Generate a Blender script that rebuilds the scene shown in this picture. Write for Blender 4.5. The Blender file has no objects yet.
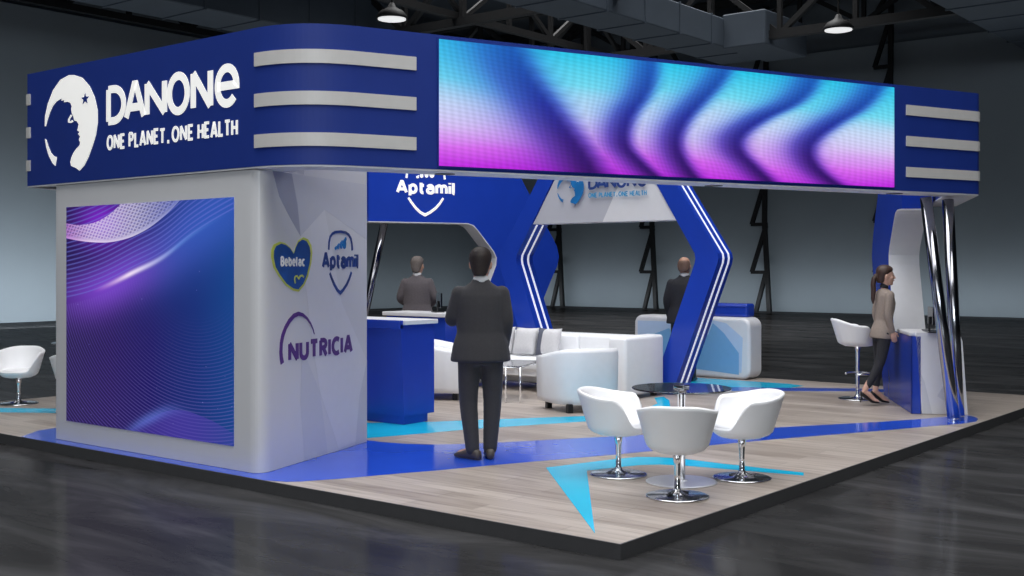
import bpy, bmesh, math, random
from mathutils import Vector, Matrix
random.seed(7)
PI = math.pi
S = bpy.context.scene
COL = S.collection

# ------------------------------------------------------------------ materials
def lin(c):
    c = c / 255.0
    return c / 12.92 if c <= 0.04045 else ((c + 0.055) / 1.055) ** 2.4
def rgb(r, g, b): return (lin(r), lin(g), lin(b), 1.0)
MATS = {}
def node(nt, typ, **kw):
    n = nt.nodes.new(typ)
    for k, v in kw.items(): setattr(n, k, v)
    return n
def base_mat(name):
    m = bpy.data.materials.new(name); m.use_nodes = True
    nt = m.node_tree
    return m, nt, nt.nodes['Principled BSDF']
def mat(name, col, rough=.5, metal=0., var=.04, scale=12., bump=0., bscale=200., coat=0., spec=.5, sheen=0.):
    """principled surface with a slight noise variation in its colour"""
    m, nt, b = base_mat(name)
    tc = node(nt, 'ShaderNodeTexCoord')
    nz = node(nt, 'ShaderNodeTexNoise'); nz.inputs['Scale'].default_value = scale; nz.inputs['Detail'].default_value = 3
    nt.links.new(tc.outputs['Object'], nz.inputs['Vector'])
    rp = node(nt, 'ShaderNodeValToRGB')
    rp.color_ramp.elements[0].position = .3; rp.color_ramp.elements[1].position = .7
    rp.color_ramp.elements[0].color = tuple(max(0, x * (1 - var)) for x in col[:3]) + (1,)
    rp.color_ramp.elements[1].color = tuple(min(1, x * (1 + var)) for x in col[:3]) + (1,)
    nt.links.new(nz.outputs['Fac'], rp.inputs['Fac']); nt.links.new(rp.outputs['Color'], b.inputs['Base Color'])
    b.inputs['Roughness'].default_value = rough; b.inputs['Metallic'].default_value = metal
    b.inputs['Specular IOR Level'].default_value = spec
    b.inputs['Coat Weight'].default_value = coat; b.inputs['Coat Roughness'].default_value = .08
    b.inputs['Sheen Weight'].default_value = sheen
    if bump:
        n2 = node(nt, 'ShaderNodeTexNoise'); n2.inputs['Scale'].default_value = bscale
        nt.links.new(tc.outputs['Object'], n2.inputs['Vector'])
        bp = node(nt, 'ShaderNodeBump'); bp.inputs['Strength'].default_value = bump; bp.inputs['Distance'].default_value = .01
        nt.links.new(n2.outputs['Fac'], bp.inputs['Height']); nt.links.new(bp.outputs['Normal'], b.inputs['Normal'])
    MATS[name] = m
    return m
def emit_mat(name, col, strength):
    m, nt, b = base_mat(name)
    b.inputs['Base Color'].default_value = col
    b.inputs['Emission Color'].default_value = col
    b.inputs['Emission Strength'].default_value = strength
    MATS[name] = m
    return m

WHITE = mat('white_lacquer', rgb(222, 222, 226), .35, var=.015)
WHITE_TOWER = mat('white_panel', rgb(214, 214, 217), .32, var=.012, scale=3)
STRIPE = mat('pale_grey_bar', rgb(200, 198, 196), .4, var=.02)
BLUE = mat('royal_blue_lacquer', rgb(28, 62, 172), .26, var=.03, scale=4)
BLUE_H = mat('navy_blue_fascia', rgb(27, 51, 132), .55, var=.03, scale=4, spec=.3)
BLUE_FLOOR = mat('blue_vinyl', rgb(40, 82, 205), .12, var=.05, scale=2)
CYAN_FLOOR = mat('cyan_vinyl', rgb(30, 190, 232), .2, var=.04, scale=2)
SOFFIT = mat('white_soffit', rgb(226, 226, 228), .5, var=.01)
LETTER = mat('white_lettering', rgb(246, 244, 240), .5, var=.01)
LETTER_LIT = emit_mat('backlit_white_lettering', rgb(236, 235, 232), .50)
POLE = mat('polished_pole', rgb(184, 186, 194), .15, 1., var=.02)
CHROME = mat('chrome', rgb(236, 237, 240), .17, 1., var=.02)
SATIN = mat('satin_metal', rgb(226, 226, 230), .3, .6, var=.02)
SHELL = mat('white_shell', rgb(244, 244, 246), .38, var=.01)
LEATHER = mat('white_leather', rgb(238, 239, 242), .45, var=.015, bump=.05, bscale=90)
LEATHER_G = mat('grey_leather', rgb(176, 176, 184), .5, var=.02, bump=.05, bscale=90)
BLACK = mat('black_foot', rgb(22, 22, 24), .45)
CUSH = mat('grey_linen', rgb(206, 205, 208), .85, var=.04, scale=40, bump=.2, bscale=300)
CUSH_D = mat('slate_linen', rgb(92, 95, 110), .85, var=.04, scale=40, bump=.2, bscale=300)
FAC_D = mat('facet_grey', rgb(168, 170, 186), .35, var=.01)
FAC_M = mat('facet_pale_grey', rgb(205, 206, 213), .35, var=.01)
FAC_D2 = mat('facet_mid_grey', rgb(186, 187, 196), .35, var=.01)
FAC_L = mat('facet_white', rgb(221, 221, 225), .35, var=.01)
SCREENB = mat('black_screen', rgb(14, 16, 26), .15, var=.02)
STEEL = mat('black_steel', rgb(20, 20, 22), .6, var=.08)
DUCT = mat('galvanised_duct', rgb(70, 79, 90), .55, .1, var=.06, scale=2)
CEIL = mat('dark_roof', rgb(64, 71, 80), .9, var=.15, scale=.4)
EAVES = mat('grey_eaves', rgb(116, 124, 132), .9, var=.05, scale=.5)
DECKSIDE = mat('dark_plinth', rgb(62, 62, 64), .6, var=.05)
SUIT = mat('charcoal_suit', rgb(50, 49, 53), .82, var=.08, scale=60, sheen=.1)
SUIT2 = mat('brown_grey_suit', rgb(86, 80, 84), .85, var=.1, scale=60, sheen=.1)
SUIT3 = mat('black_suit', rgb(46, 47, 52), .85, var=.08, scale=60)
TROUS = mat('black_trousers', rgb(44, 44, 49), .85, var=.08, scale=60)
BLAZER = mat('taupe_blazer', rgb(150, 136, 126), .8, var=.07, scale=50)
SKIN = mat('skin', rgb(196, 152, 130), .55, var=.05, scale=25)
SKIN_W = mat('fair_skin', rgb(212, 168, 148), .55, var=.04, scale=25)
LIPS = mat('lips', rgb(160, 84, 80), .5)
EYEW = mat('eye', rgb(60, 45, 40), .3)
HAIR = mat('dark_brown_hair', rgb(40, 31, 28), .6, var=.25, scale=70)
HAIR_G = mat('greying_hair', rgb(104, 96, 92), .7, var=.25, scale=70)
HAIR_T = mat('cropped_hair', rgb(124, 98, 84), .7, var=.15, scale=70)
HAIR_W = mat('brown_hair', rgb(66, 46, 38), .5, var=.25, scale=70)
SHIRT = mat('white_shirt', rgb(226, 226, 228), .7)
SHOE = mat('brown_shoe', rgb(74, 66, 60), .45)
SHOE_B = mat('black_shoe', rgb(18, 18, 20), .3)
NAVYP = mat('navy_print', rgb(34, 62, 130), .45, var=.25, scale=6)
TEALP = mat('blue_print', rgb(26, 110, 176), .45, var=.2, scale=6)
PURPLE = mat('purple_print', rgb(84, 40, 126), .45, var=.08)
YELLOW = mat('yellow_print', rgb(196, 204, 84), .45, var=.12, scale=14)
CYANP = mat('cyan_print', rgb(60, 150, 200), .45, var=.08)
PALEBLUE = mat('pale_blue_print', rgb(186, 206, 234), .3, var=.02)
SKYBLUE = mat('sky_blue_print', rgb(122, 172, 216), .3, var=.02)
LED_STRIP = emit_mat('led_strip', rgb(214, 218, 236), .62)
LAMP_GLOW = emit_mat('lamp_diffuser', rgb(240, 240, 240), .78)

def glass():
    m, nt, b = base_mat('smoked_glass')
    b.inputs['Base Color'].default_value = rgb(226, 230, 234)
    b.inputs['Transmission Weight'].default_value = 1; b.inputs['Roughness'].default_value = .02; b.inputs['IOR'].default_value = 1.45
    tc = node(nt, 'ShaderNodeTexCoord'); nz = node(nt, 'ShaderNodeTexNoise'); nz.inputs['Scale'].default_value = 5
    mr = node(nt, 'ShaderNodeMapRange'); mr.inputs['To Min'].default_value = .01; mr.inputs['To Max'].default_value = .04
    nt.links.new(tc.outputs['Object'], nz.inputs['Vector']); nt.links.new(nz.outputs['Fac'], mr.inputs['Value'])
    nt.links.new(mr.outputs['Result'], b.inputs['Roughness'])
    return m
GLASS = glass()

def math_n(nt, op, a, b=None, c=None):
    n = nt.nodes.new('ShaderNodeMath'); n.operation = op
    for i, v in enumerate((a, b, c)):
        if v is None: continue
        if isinstance(v, (int, float)): n.inputs[i].default_value = v
        else: nt.links.new(v, n.inputs[i])
    return n.outputs[0]
def ramp(nt, fac, stops):
    r = nt.nodes.new('ShaderNodeValToRGB')
    while len(r.color_ramp.elements) < len(stops): r.color_ramp.elements.new(.5)
    for e, (p, c) in zip(r.color_ramp.elements, stops): e.position = p; e.color = c
    nt.links.new(fac, r.inputs['Fac'])
    return r.outputs['Color']
def fcurve(nt, val, pts):
    n = nt.nodes.new('ShaderNodeFloatCurve'); c = n.mapping.curves[0]
    n.mapping.use_clip = False
    while len(c.points) < len(pts): c.points.new(.5, .5)
    for p, (x, y) in zip(c.points, pts): p.location = (x, y); p.handle_type = 'AUTO'
    n.mapping.update()
    nt.links.new(val, n.inputs['Value'])
    return n.outputs['Value']
def mixc(nt, fac, a, b, mode='MIX'):
    n = nt.nodes.new('ShaderNodeMix'); n.data_type = 'RGBA'; n.blend_type = mode
    for sock, v in ((n.inputs[0], fac), (n.inputs[6], a), (n.inputs[7], b)):
        if isinstance(v, (int, float, tuple)): sock.default_value = v
        else: nt.links.new(v, sock)
    return n.outputs[2]
def gauss(nt, x, w):   # exp(-(x/w)^2)
    q = math_n(nt, 'DIVIDE', x, w); q = math_n(nt, 'MULTIPLY', q, q); q = math_n(nt, 'MULTIPLY', q, -1.0)
    return math_n(nt, 'POWER', 2.71828, q)
def uv_axes(nt):
    u = nt.nodes.new('ShaderNodeUVMap'); s = nt.nodes.new('ShaderNodeSeparateXYZ')
    nt.links.new(u.outputs['UV'], s.inputs[0])
    return s.outputs[0], s.outputs[1], u.outputs['UV']

def header_screen():
    m, nt, b = base_mat('wave_video_screen')
    x, y, uv = uv_axes(nt)
    bands = [([(0, .285), (.205, .254), (.40, .219), (.594, .186), (.781, .154), (1, .128)], .050),
             ([(0, .414), (.12, .380), (.24, .354), (.33, .349), (.42, .352), (.54, .364), (.7, .389), (.85, .403), (1, .407)], .026),
             ([(0, .502), (.12, .478), (.22, .465), (.31, .461), (.40, .465), (.52, .480), (.69, .514), (.84, .546), (1, .572)], .026),
             ([(0, .675), (.14, .634), (.25, .606), (.33, .599), (.41, .606), (.56, .650), (.78, .742), (1, .784)], .031),
             ([(0, .845), (.13, .797), (.24, .776), (.33, .773), (.42, .785), (.58, .834), (.78, .908), (1, .955)], .033)]
    dark = None; edge = None
    for pts, w in bands:
        c = fcurve(nt, y, pts)
        dx = math_n(nt, 'SUBTRACT', x, c)
        left = math_n(nt, 'LESS_THAN', dx, 0.)
        wv = math_n(nt, 'ADD', w, math_n(nt, 'MULTIPLY', left, w * 1.3))      # softer on the left of each fold
        g = gauss(nt, dx, wv)
        dark = g if dark is None else math_n(nt, 'MAXIMUM', dark, g)
    wob = nt.nodes.new('ShaderNodeTexNoise'); wob.inputs['Scale'].default_value = 2.2
    nt.links.new(uv, wob.inputs['Vector'])
    yy = math_n(nt, 'ADD', y, math_n(nt, 'MULTIPLY', math_n(nt, 'SUBTRACT', wob.outputs['Fac'], .5), .22))
    light = ramp(nt, yy, [(0, rgb(190, 40, 222)), (.14, rgb(214, 92, 236)), (.32, rgb(208, 168, 240)), (.5, rgb(176, 206, 242)), (.72, rgb(96, 216, 238)), (1, rgb(36, 196, 230))])
    deep = ramp(nt, y, [(0, rgb(40, 4, 88)), (.25, rgb(44, 14, 112)), (.55, rgb(30, 40, 150)), (1, rgb(20, 88, 180))])
    mid = ramp(nt, y, [(0, rgb(150, 36, 206)), (.3, rgb(128, 92, 222)), (.6, rgb(84, 128, 226)), (1, rgb(40, 146, 222))])
    c1 = mixc(nt, math_n(nt, 'MINIMUM', math_n(nt, 'MULTIPLY', dark, 1.25), 1.0), light, mid)
    d2 = math_n(nt, 'MULTIPLY', math_n(nt, 'POWER', dark, 2.6), .95)
    c2 = mixc(nt, d2, c1, deep)
    # white-ish crests of the folds half way up
    cr = math_n(nt, 'MULTIPLY', math_n(nt, 'MULTIPLY', gauss(nt, math_n(nt, 'SUBTRACT', yy, .45), .22), math_n(nt, 'POWER', math_n(nt, 'SUBTRACT', 1.0, dark), 3.)), .42)
    c2 = mixc(nt, cr, c2, rgb(226, 226, 246))
    # fine dotted mesh lines of the picture
    lw = math_n(nt, 'SINE', math_n(nt, 'ADD', math_n(nt, 'MULTIPLY', x, 420.), math_n(nt, 'MULTIPLY', dark, 26.)))
    lv = math_n(nt, 'SINE', math_n(nt, 'ADD', math_n(nt, 'MULTIPLY', y, 190.), math_n(nt, 'MULTIPLY', x, 90.)))
    ln = math_n(nt, 'MULTIPLY', math_n(nt, 'ADD', lw, lv), .055)
    c3 = mixc(nt, 1.0, c2, math_n_to_col(nt, math_n(nt, 'ADD', 1.0, ln)), 'MULTIPLY')
    b.inputs['Base Color'].default_value = (.01, .01, .02, 1); b.inputs['Roughness'].default_value = .3; b.inputs['Specular IOR Level'].default_value = .1
    nt.links.new(c3, b.inputs['Emission Color']); b.inputs['Emission Strength'].default_value = .98
    return m
def math_n_to_col(nt, v):
    n = nt.nodes.new('ShaderNodeCombineColor')
    for i in range(3): nt.links.new(v, n.inputs[i])
    return n.outputs[0]

def tower_screen():
    m, nt, b = base_mat('purple_wave_screen')
    x, y, uv = uv_axes(nt)
    # background: violet at the left, blue to the right, brighter toward the streak
    bg = ramp(nt, x, [(0, rgb(28, 10, 70)), (.3, rgb(34, 13, 86)), (.55, rgb(27, 22, 98)), (.8, rgb(20, 46, 118)), (1, rgb(16, 66, 136))])
    st = fcurve(nt, x, [(0, .575), (.2, .615), (.45, .70), (.6, .755), (.8, .865), (1, .95)])
    ds = math_n(nt, 'SUBTRACT', y, st)
    above = math_n(nt, 'GREATER_THAN', ds, 0.)
    # glow above and below the streak
    gx = gauss(nt, math_n(nt, 'SUBTRACT', x, .33), .34)
    halo = math_n(nt, 'MULTIPLY', gauss(nt, ds, .11), gx)
    c = mixc(nt, math_n(nt, 'MULTIPLY', halo, .95), bg, rgb(124, 66, 204))
    gb = math_n(nt, 'MULTIPLY', gauss(nt, math_n(nt, 'SUBTRACT', ds, .02), .17), gauss(nt, math_n(nt, 'SUBTRACT', x, .85), .34))
    c = mixc(nt, math_n(nt, 'MULTIPLY', gb, .85), c, rgb(52, 92, 190))
    gp = math_n(nt, 'MULTIPLY', gauss(nt, math_n(nt, 'SUBTRACT', x, .24), .15), gauss(nt, math_n(nt, 'SUBTRACT', y, .92), .10))
    c = mixc(nt, gp, c, rgb(122, 30, 196))
    # contour lines: arcs around a point right of the middle
    ax = math_n(nt, 'SUBTRACT', x, .80); ay = math_n(nt, 'MULTIPLY', math_n(nt, 'SUBTRACT', y, .72), 1.1)
    rr = math_n(nt, 'SQRT', math_n(nt, 'ADD', math_n(nt, 'MULTIPLY', ax, ax), math_n(nt, 'MULTIPLY', ay, ay)))
    l1 = math_n(nt, 'POWER', math_n(nt, 'ADD', math_n(nt, 'MULTIPLY', math_n(nt, 'SINE', math_n(nt, 'MULTIPLY', rr, 400.)), .5), .5), 5.)
    fade = ramp(nt, rr, [(.2, (0, 0, 0, 1)), (.95, (1, 1, 1, 1))])
    low = math_n(nt, 'LESS_THAN', ds, -.03)
    f1 = math_n(nt, 'MULTIPLY', math_n(nt, 'MULTIPLY', l1, low), .38)
    c = mixc(nt, math_n(nt, 'MULTIPLY', f1, fade), c, rgb(140, 124, 214))
    l2 = math_n(nt, 'POWER', math_n(nt, 'ADD', math_n(nt, 'MULTIPLY', math_n(nt, 'SINE', math_n(nt, 'MULTIPLY', ds, 300.)), .5), .5), 4.)
    f2 = math_n(nt, 'MULTIPLY', math_n(nt, 'MULTIPLY', l2, above), .45)
    c = mixc(nt, f2, c, rgb(112, 120, 220))
    # white woven crescent, upper left to the middle of the top edge
    lo = fcurve(nt, x, [(0, .855), (.2, .832), (.33, .835), (.48, .868), (.62, .935), (.75, 1.03), (1, 1.25)])
    up = fcurve(nt, x, [(0, .925), (.12, .915), (.25, .94), (.40, 1.03), (1, 1.6)])
    inside = math_n(nt, 'MULTIPLY', math_n(nt, 'GREATER_THAN', y, lo), math_n(nt, 'LESS_THAN', y, up))
    d_lo = math_n(nt, 'SUBTRACT', y, lo)
    w1 = math_n(nt, 'ADD', math_n(nt, 'MULTIPLY', math_n(nt, 'SINE', math_n(nt, 'ADD', math_n(nt, 'MULTIPLY', x, 300.), math_n(nt, 'MULTIPLY', y, -190.))), .5), .5)
    w2 = math_n(nt, 'ADD', math_n(nt, 'MULTIPLY', math_n(nt, 'SINE', math_n(nt, 'ADD', math_n(nt, 'MULTIPLY', x, 90.), math_n(nt, 'MULTIPLY', y, 430.))), .5), .5)
    weave = math_n(nt, 'MAXIMUM', math_n(nt, 'POWER', w1, 2.), math_n(nt, 'POWER', w2, 3.))
    fx = ramp(nt, x, [(0, (.85, .85, .85, 1)), (.2, (1, 1, 1, 1)), (.45, (.9, .9, .9, 1)), (.75, (.55, .55, .55, 1))])
    edge = gauss(nt, d_lo, .02)
    den = math_n(nt, 'MAXIMUM', math_n(nt, 'ADD', math_n(nt, 'MULTIPLY', weave, .6), .25), edge)
    wcol = ramp(nt, x, [(0, rgb(206, 140, 226)), (.16, rgb(228, 208, 240)), (.45, rgb(214, 208, 236)), (.8, rgb(120, 140, 220))])
    c = mixc(nt, math_n(nt, 'MULTIPLY', math_n(nt, 'MULTIPLY', inside, den), fx), c, wcol)
    # the bright streak itself
    core = math_n(nt, 'MULTIPLY', gauss(nt, ds, .011), ramp(nt, x, [(.18, (0, 0, 0, 1)), (.40, (1, 1, 1, 1)), (.47, (1, 1, 1, 1)), (.72, (.5, .5, .5, 1)), (.97, (.02, .02, .02, 1))]))
    scol = ramp(nt, x, [(.2, rgb(190, 100, 220)), (.42, rgb(244, 224, 250)), (.7, rgb(108, 150, 232)), (1, rgb(50, 110, 200))])
    c = mixc(nt, core, c, scol)
    # low glow at the bottom edge
    st2 = fcurve(nt, x, [(0, -.3), (.40, -.01), (.55, .07), (.68, .115), (.85, .10), (1, .05)])
    d2 = math_n(nt, 'SUBTRACT', y, st2)
    b2 = math_n(nt, 'MULTIPLY', math_n(nt, 'LESS_THAN', d2, 0.), gauss(nt, math_n(nt, 'SUBTRACT', x, .72), .3))
    c = mixc(nt, math_n(nt, 'MULTIPLY', b2, .5), c, rgb(84, 62, 176))
    e2 = math_n(nt, 'MULTIPLY', gauss(nt, d2, .025), gauss(nt, math_n(nt, 'SUBTRACT', x, .54), .14))
    c = mixc(nt, math_n(nt, 'MULTIPLY', e2, .5), c, rgb(100, 122, 220))
    # specks
    vo = nt.nodes.new('ShaderNodeTexVoronoi'); vo.inputs['Scale'].default_value = 17
    nt.links.new(uv, vo.inputs['Vector'])
    sp = math_n(nt, 'MULTIPLY', math_n(nt, 'LESS_THAN', vo.outputs['Distance'], .045), .4)
    c = mixc(nt, math_n(nt, 'MULTIPLY', sp, low), c, rgb(150, 150, 230))
    b.inputs['Base Color'].default_value = (.01, .01, .02, 1); b.inputs['Roughness'].default_value = .35; b.inputs['Specular IOR Level'].default_value = .1
    nt.links.new(c, b.inputs['Emission Color']); b.inputs['Emission Strength'].default_value = .95
    return m

def wood():
    m, nt, b = base_mat('pale_oak_planks')
    tc = node(nt, 'ShaderNodeTexCoord')
    mp = node(nt, 'ShaderNodeMapping'); mp.inputs['Rotation'].default_value = (0, 0, PI / 2)
    nt.links.new(tc.outputs['Object'], mp.inputs['Vector'])
    br = node(nt, 'ShaderNodeTexBrick'); br.offset = .37
    br.inputs['Scale'].default_value = 1; br.inputs['Brick Width'].default_value = 1.3; br.inputs['Row Height'].default_value = .19
    br.inputs['Mortar Size'].default_value = .0025; br.inputs['Mortar Smooth'].default_value = .3
    br.inputs['Color1'].default_value = rgb(182, 172, 164); br.inputs['Color2'].default_value = rgb(153, 142, 134); br.inputs['Mortar'].default_value = rgb(120, 112, 105)
    nt.links.new(mp.outputs['Vector'], br.inputs['Vector'])
    m2 = node(nt, 'ShaderNodeMapping'); m2.inputs['Scale'].default_value = (22, 1.4, 1)
    nt.links.new(tc.outputs['Object'], m2.inputs['Vector'])
    nz = node(nt, 'ShaderNodeTexNoise'); nz.inputs['Scale'].default_value = 1.; nz.inputs['Detail'].default_value = 6; nz.inputs['Distortion'].default_value = .4
    nt.links.new(m2.outputs['Vector'], nz.inputs['Vector'])
    gr = ramp(nt, nz.outputs['Fac'], [(.30, (.60, .57, .54, 1)), (.47, (.95, .94, .93, 1)), (.7, (1.12, 1.12, 1.12, 1))])
    c = mixc(nt, .85, br.outputs['Color'], gr, 'MULTIPLY')
    nt.links.new(c, b.inputs['Base Color']); b.inputs['Roughness'].default_value = .38; b.inputs['Specular IOR Level'].default_value = .4
    return m
def concrete():
    m, nt, b = base_mat('polished_dark_concrete')
    tc = node(nt, 'ShaderNodeTexCoord')
    mp = node(nt, 'ShaderNodeMapping'); mp.inputs['Rotation'].default_value = (0, 0, math.radians(50)); mp.inputs['Scale'].default_value = (1.6, .45, 1)
    nt.links.new(tc.outputs['Object'], mp.inputs['Vector'])
    n1 = node(nt, 'ShaderNodeTexNoise'); n1.inputs['Scale'].default_value = 1.1; n1.inputs['Detail'].default_value = 9; n1.inputs['Roughness'].default_value = .62; n1.inputs['Distortion'].default_value = .8
    nt.links.new(mp.outputs['Vector'], n1.inputs['Vector'])
    c = ramp(nt, n1.outputs['Fac'], [(.30, rgb(36, 36, 37)), (.52, rgb(53, 53, 54)), (.74, rgb(76, 76, 78))])
    df = node(nt, 'ShaderNodeBsdfDiffuse'); nt.links.new(c, df.inputs['Color'])
    gl = node(nt, 'ShaderNodeBsdfAnisotropic') if False else node(nt, 'ShaderNodeBsdfGlossy')
    mr = node(nt, 'ShaderNodeMapRange'); mr.inputs['To Min'].default_value = .10; mr.inputs['To Max'].default_value = .17
    nt.links.new(n1.outputs['Fac'], mr.inputs['Value']); nt.links.new(mr.outputs['Result'], gl.inputs['Roughness'])
    gl.inputs['Color'].default_value = (1, 1, 1, 1)
    mx = node(nt, 'ShaderNodeMixShader'); mx.inputs[0].default_value = .085
    nt.links.new(df.outputs[0], mx.inputs[1]); nt.links.new(gl.outputs[0], mx.inputs[2])
    nt.links.new(mx.outputs[0], nt.nodes['Material Output'].inputs['Surface'])
    return m
def wallpaint():
    return mat('grey_hall_wall', rgb(150, 160, 168), .85, var=.03, scale=.6)
WOOD = wood(); CONC = concrete(); WALL = wallpaint(); SCREEN1 = header_screen(); SCREEN2 = tower_screen()

# ------------------------------------------------------------------ object helpers
def link_mesh(name, bm, m, parent=None, smooth=False, loc=None):
    me = bpy.data.meshes.new(name)
    bmesh.ops.recalc_face_normals(bm, faces=bm.faces[:])
    bm.to_mesh(me); bm.free()
    ms = m if isinstance(m, (list, tuple)) else [m]
    for x in ms: me.materials.append(x)
    if smooth:
        for p in me.polygons: p.use_smooth = True
    o = bpy.data.objects.new(name, me); COL.objects.link(o)
    if parent is not None: o.parent = parent
    if loc is not None: o.location = loc
    return o
def tag(o, label=None, cat=None, group=None, kind=None):
    if label: o['label'] = label
    if cat: o['category'] = cat
    if group: o['group'] = group
    if kind: o['kind'] = kind
    return o
def thing(name, label, cat, loc=(0, 0, 0), rz=0., group=None):
    o = bpy.data.objects.new(name, None); COL.objects.link(o)
    o.empty_display_size = .1; o.location = loc; o.rotation_euler = (0, 0, rz)
    return tag(o, label, cat, group)
def copy_tree(o, parent=None):
    c = o.copy(); COL.objects.link(c)
    if parent is not None: c.parent = parent
    for ch in [x for x in bpy.data.objects if x.parent == o]: copy_tree(ch, c)
    return c
def bm_new(): return bmesh.new()
def add_box(bm, x0, x1, y0, y1, z0, z1, bevel=0., seg=3):
    r = bmesh.ops.create_cube(bm, size=1.)
    vs = r['verts']
    for v in vs:
        v.co = Vector(((x0 + x1) / 2 + v.co.x * (x1 - x0), (y0 + y1) / 2 + v.co.y * (y1 - y0), (z0 + z1) / 2 + v.co.z * (z1 - z0)))
    if bevel:
        es = list({e for v in vs for e in v.link_edges})
        bmesh.ops.bevel(bm, geom=es, offset=bevel, segments=seg, affect='EDGES', profile=.5)
def add_prism(bm, poly, z0, z1, mi=0):
    """vertical prism over a plan polygon"""
    a = [bm.verts.new((x, y, z0)) for x, y in poly]; b = [bm.verts.new((x, y, z1)) for x, y in poly]
    fs = [bm.faces.new(a[::-1]), bm.faces.new(b)]
    n = len(poly)
    for i in range(n): fs.append(bm.faces.new((a[i], a[(i + 1) % n], b[(i + 1) % n], b[i])))
    for f in fs: f.material_index = mi
    for f in fs[:2]: f.normal_update()
    bmesh.ops.triangulate(bm, faces=fs[:2], ngon_method='EAR_CLIP')
def add_tube(bm, pts, radii, seg=12, cap=True):
    pts = [Vector(p) for p in pts]; n = len(pts)
    if isinstance(radii, (int, float)): radii = [radii] * n
    rings = []; prev = None
    for i, p in enumerate(pts):
        t = (pts[min(i + 1, n - 1)] - pts[max(i - 1, 0)]).normalized()
        if prev is None:
            ref = Vector((1, 0, 0)) if abs(t.x) < .8 else Vector((0, 1, 0))
            s = (ref - t * ref.dot(t)).normalized()
        else:
            s = (prev - t * prev.dot(t)).normalized()
        prev = s; u = t.cross(s)
        r = radii[i]; rx, ry = r if isinstance(r, tuple) else (r, r)
        rings.append([bm.verts.new(p + s * (rx * math.cos(2 * PI * k / seg)) + u * (ry * math.sin(2 * PI * k / seg))) for k in range(seg)])
    for a, b in zip(rings, rings[1:]):
        for k in range(seg): bm.faces.new((a[k], a[(k + 1) % seg], b[(k + 1) % seg], b[k]))
    if cap:
        bm.faces.new(rings[0][::-1]); bm.faces.new(rings[-1])
def add_rings(bm, rings, seg=20):
    """closed loft through horizontal ellipses (z, cx, cy, rx, ry)"""
    rs = []
    for z, cx, cy, rx, ry in rings:
        rs.append([bm.verts.new((cx + rx * math.cos(2 * PI * k / seg), cy + ry * math.sin(2 * PI * k / seg), z)) for k in range(seg)])
    for a, b in zip(rs, rs[1:]):
        for k in range(seg): bm.faces.new((a[k], a[(k + 1) % seg], b[(k + 1) % seg], b[k]))
    bm.faces.new(rs[0][::-1]); bm.faces.new(rs[-1])
def add_lathe(bm, prof, seg=40, c=(0, 0)):
    rs = []
    for r, z in prof:
        rs.append([bm.verts.new((c[0] + r * math.cos(2 * PI * k / seg), c[1] + r * math.sin(2 * PI * k / seg), z)) for k in range(seg)])
    for a, b in zip(rs, rs[1:]):
        for k in range(seg): bm.faces.new((a[k], a[(k + 1) % seg], b[(k + 1) % seg], b[k]))
    bm.faces.new(rs[0][::-1]); bm.faces.new(rs[-1])
def add_ball(bm, c, r, seg=14):
    if isinstance(r, (int, float)): r = (r, r, r)
    res = bmesh.ops.create_uvsphere(bm, u_segments=seg, v_segments=max(6, seg // 2 + 2), radius=1.)
    for v in res['verts']: v.co = Vector((c[0] + v.co.x * r[0], c[1] + v.co.y * r[1], c[2] + v.co.z * r[2]))
class Frame:
    """a vertical face: local x along the face, local z up, w out of the face"""
    def __init__(s, o, xd, out):
        s.o = Vector((o[0], o[1], 0)); s.x = Vector((xd[0], xd[1], 0)).normalized(); s.n = Vector((out[0], out[1], 0)).normalized()
    def __call__(s, x, z, w=0.): return s.o + s.x * x + Vector((0, 0, z)) + s.n * w
def add_plate(bm, fr, poly, w0, w1, mi=0, uv=None):
    """polygon (x,z) on a face, from depth w0 out to w1"""
    a = [bm.verts.new(fr(x, z, w0)) for x, z in poly]; b = [bm.verts.new(fr(x, z, w1)) for x, z in poly]
    fs = [bm.faces.new(a[::-1]), bm.faces.new(b)]
    n = len(poly)
    for i in range(n): fs.append(bm.faces.new((a[i], a[(i + 1) % n], b[(i + 1) % n], b[i])))
    for f in fs: f.material_index = mi
    if uv:
        x0, x1, z0, z1 = uv
        lay = bm.loops.layers.uv.verify()
        for f in fs:
            for l in f.loops:
                i = (a.index(l.vert) if l.vert in a else b.index(l.vert))
                l[lay].uv = ((poly[i][0] - x0) / (x1 - x0), (poly[i][1] - z0) / (z1 - z0))
    else:
        for f in fs[:2]: f.normal_update()
        bmesh.ops.triangulate(bm, faces=fs[:2], ngon_method='EAR_CLIP')
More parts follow.
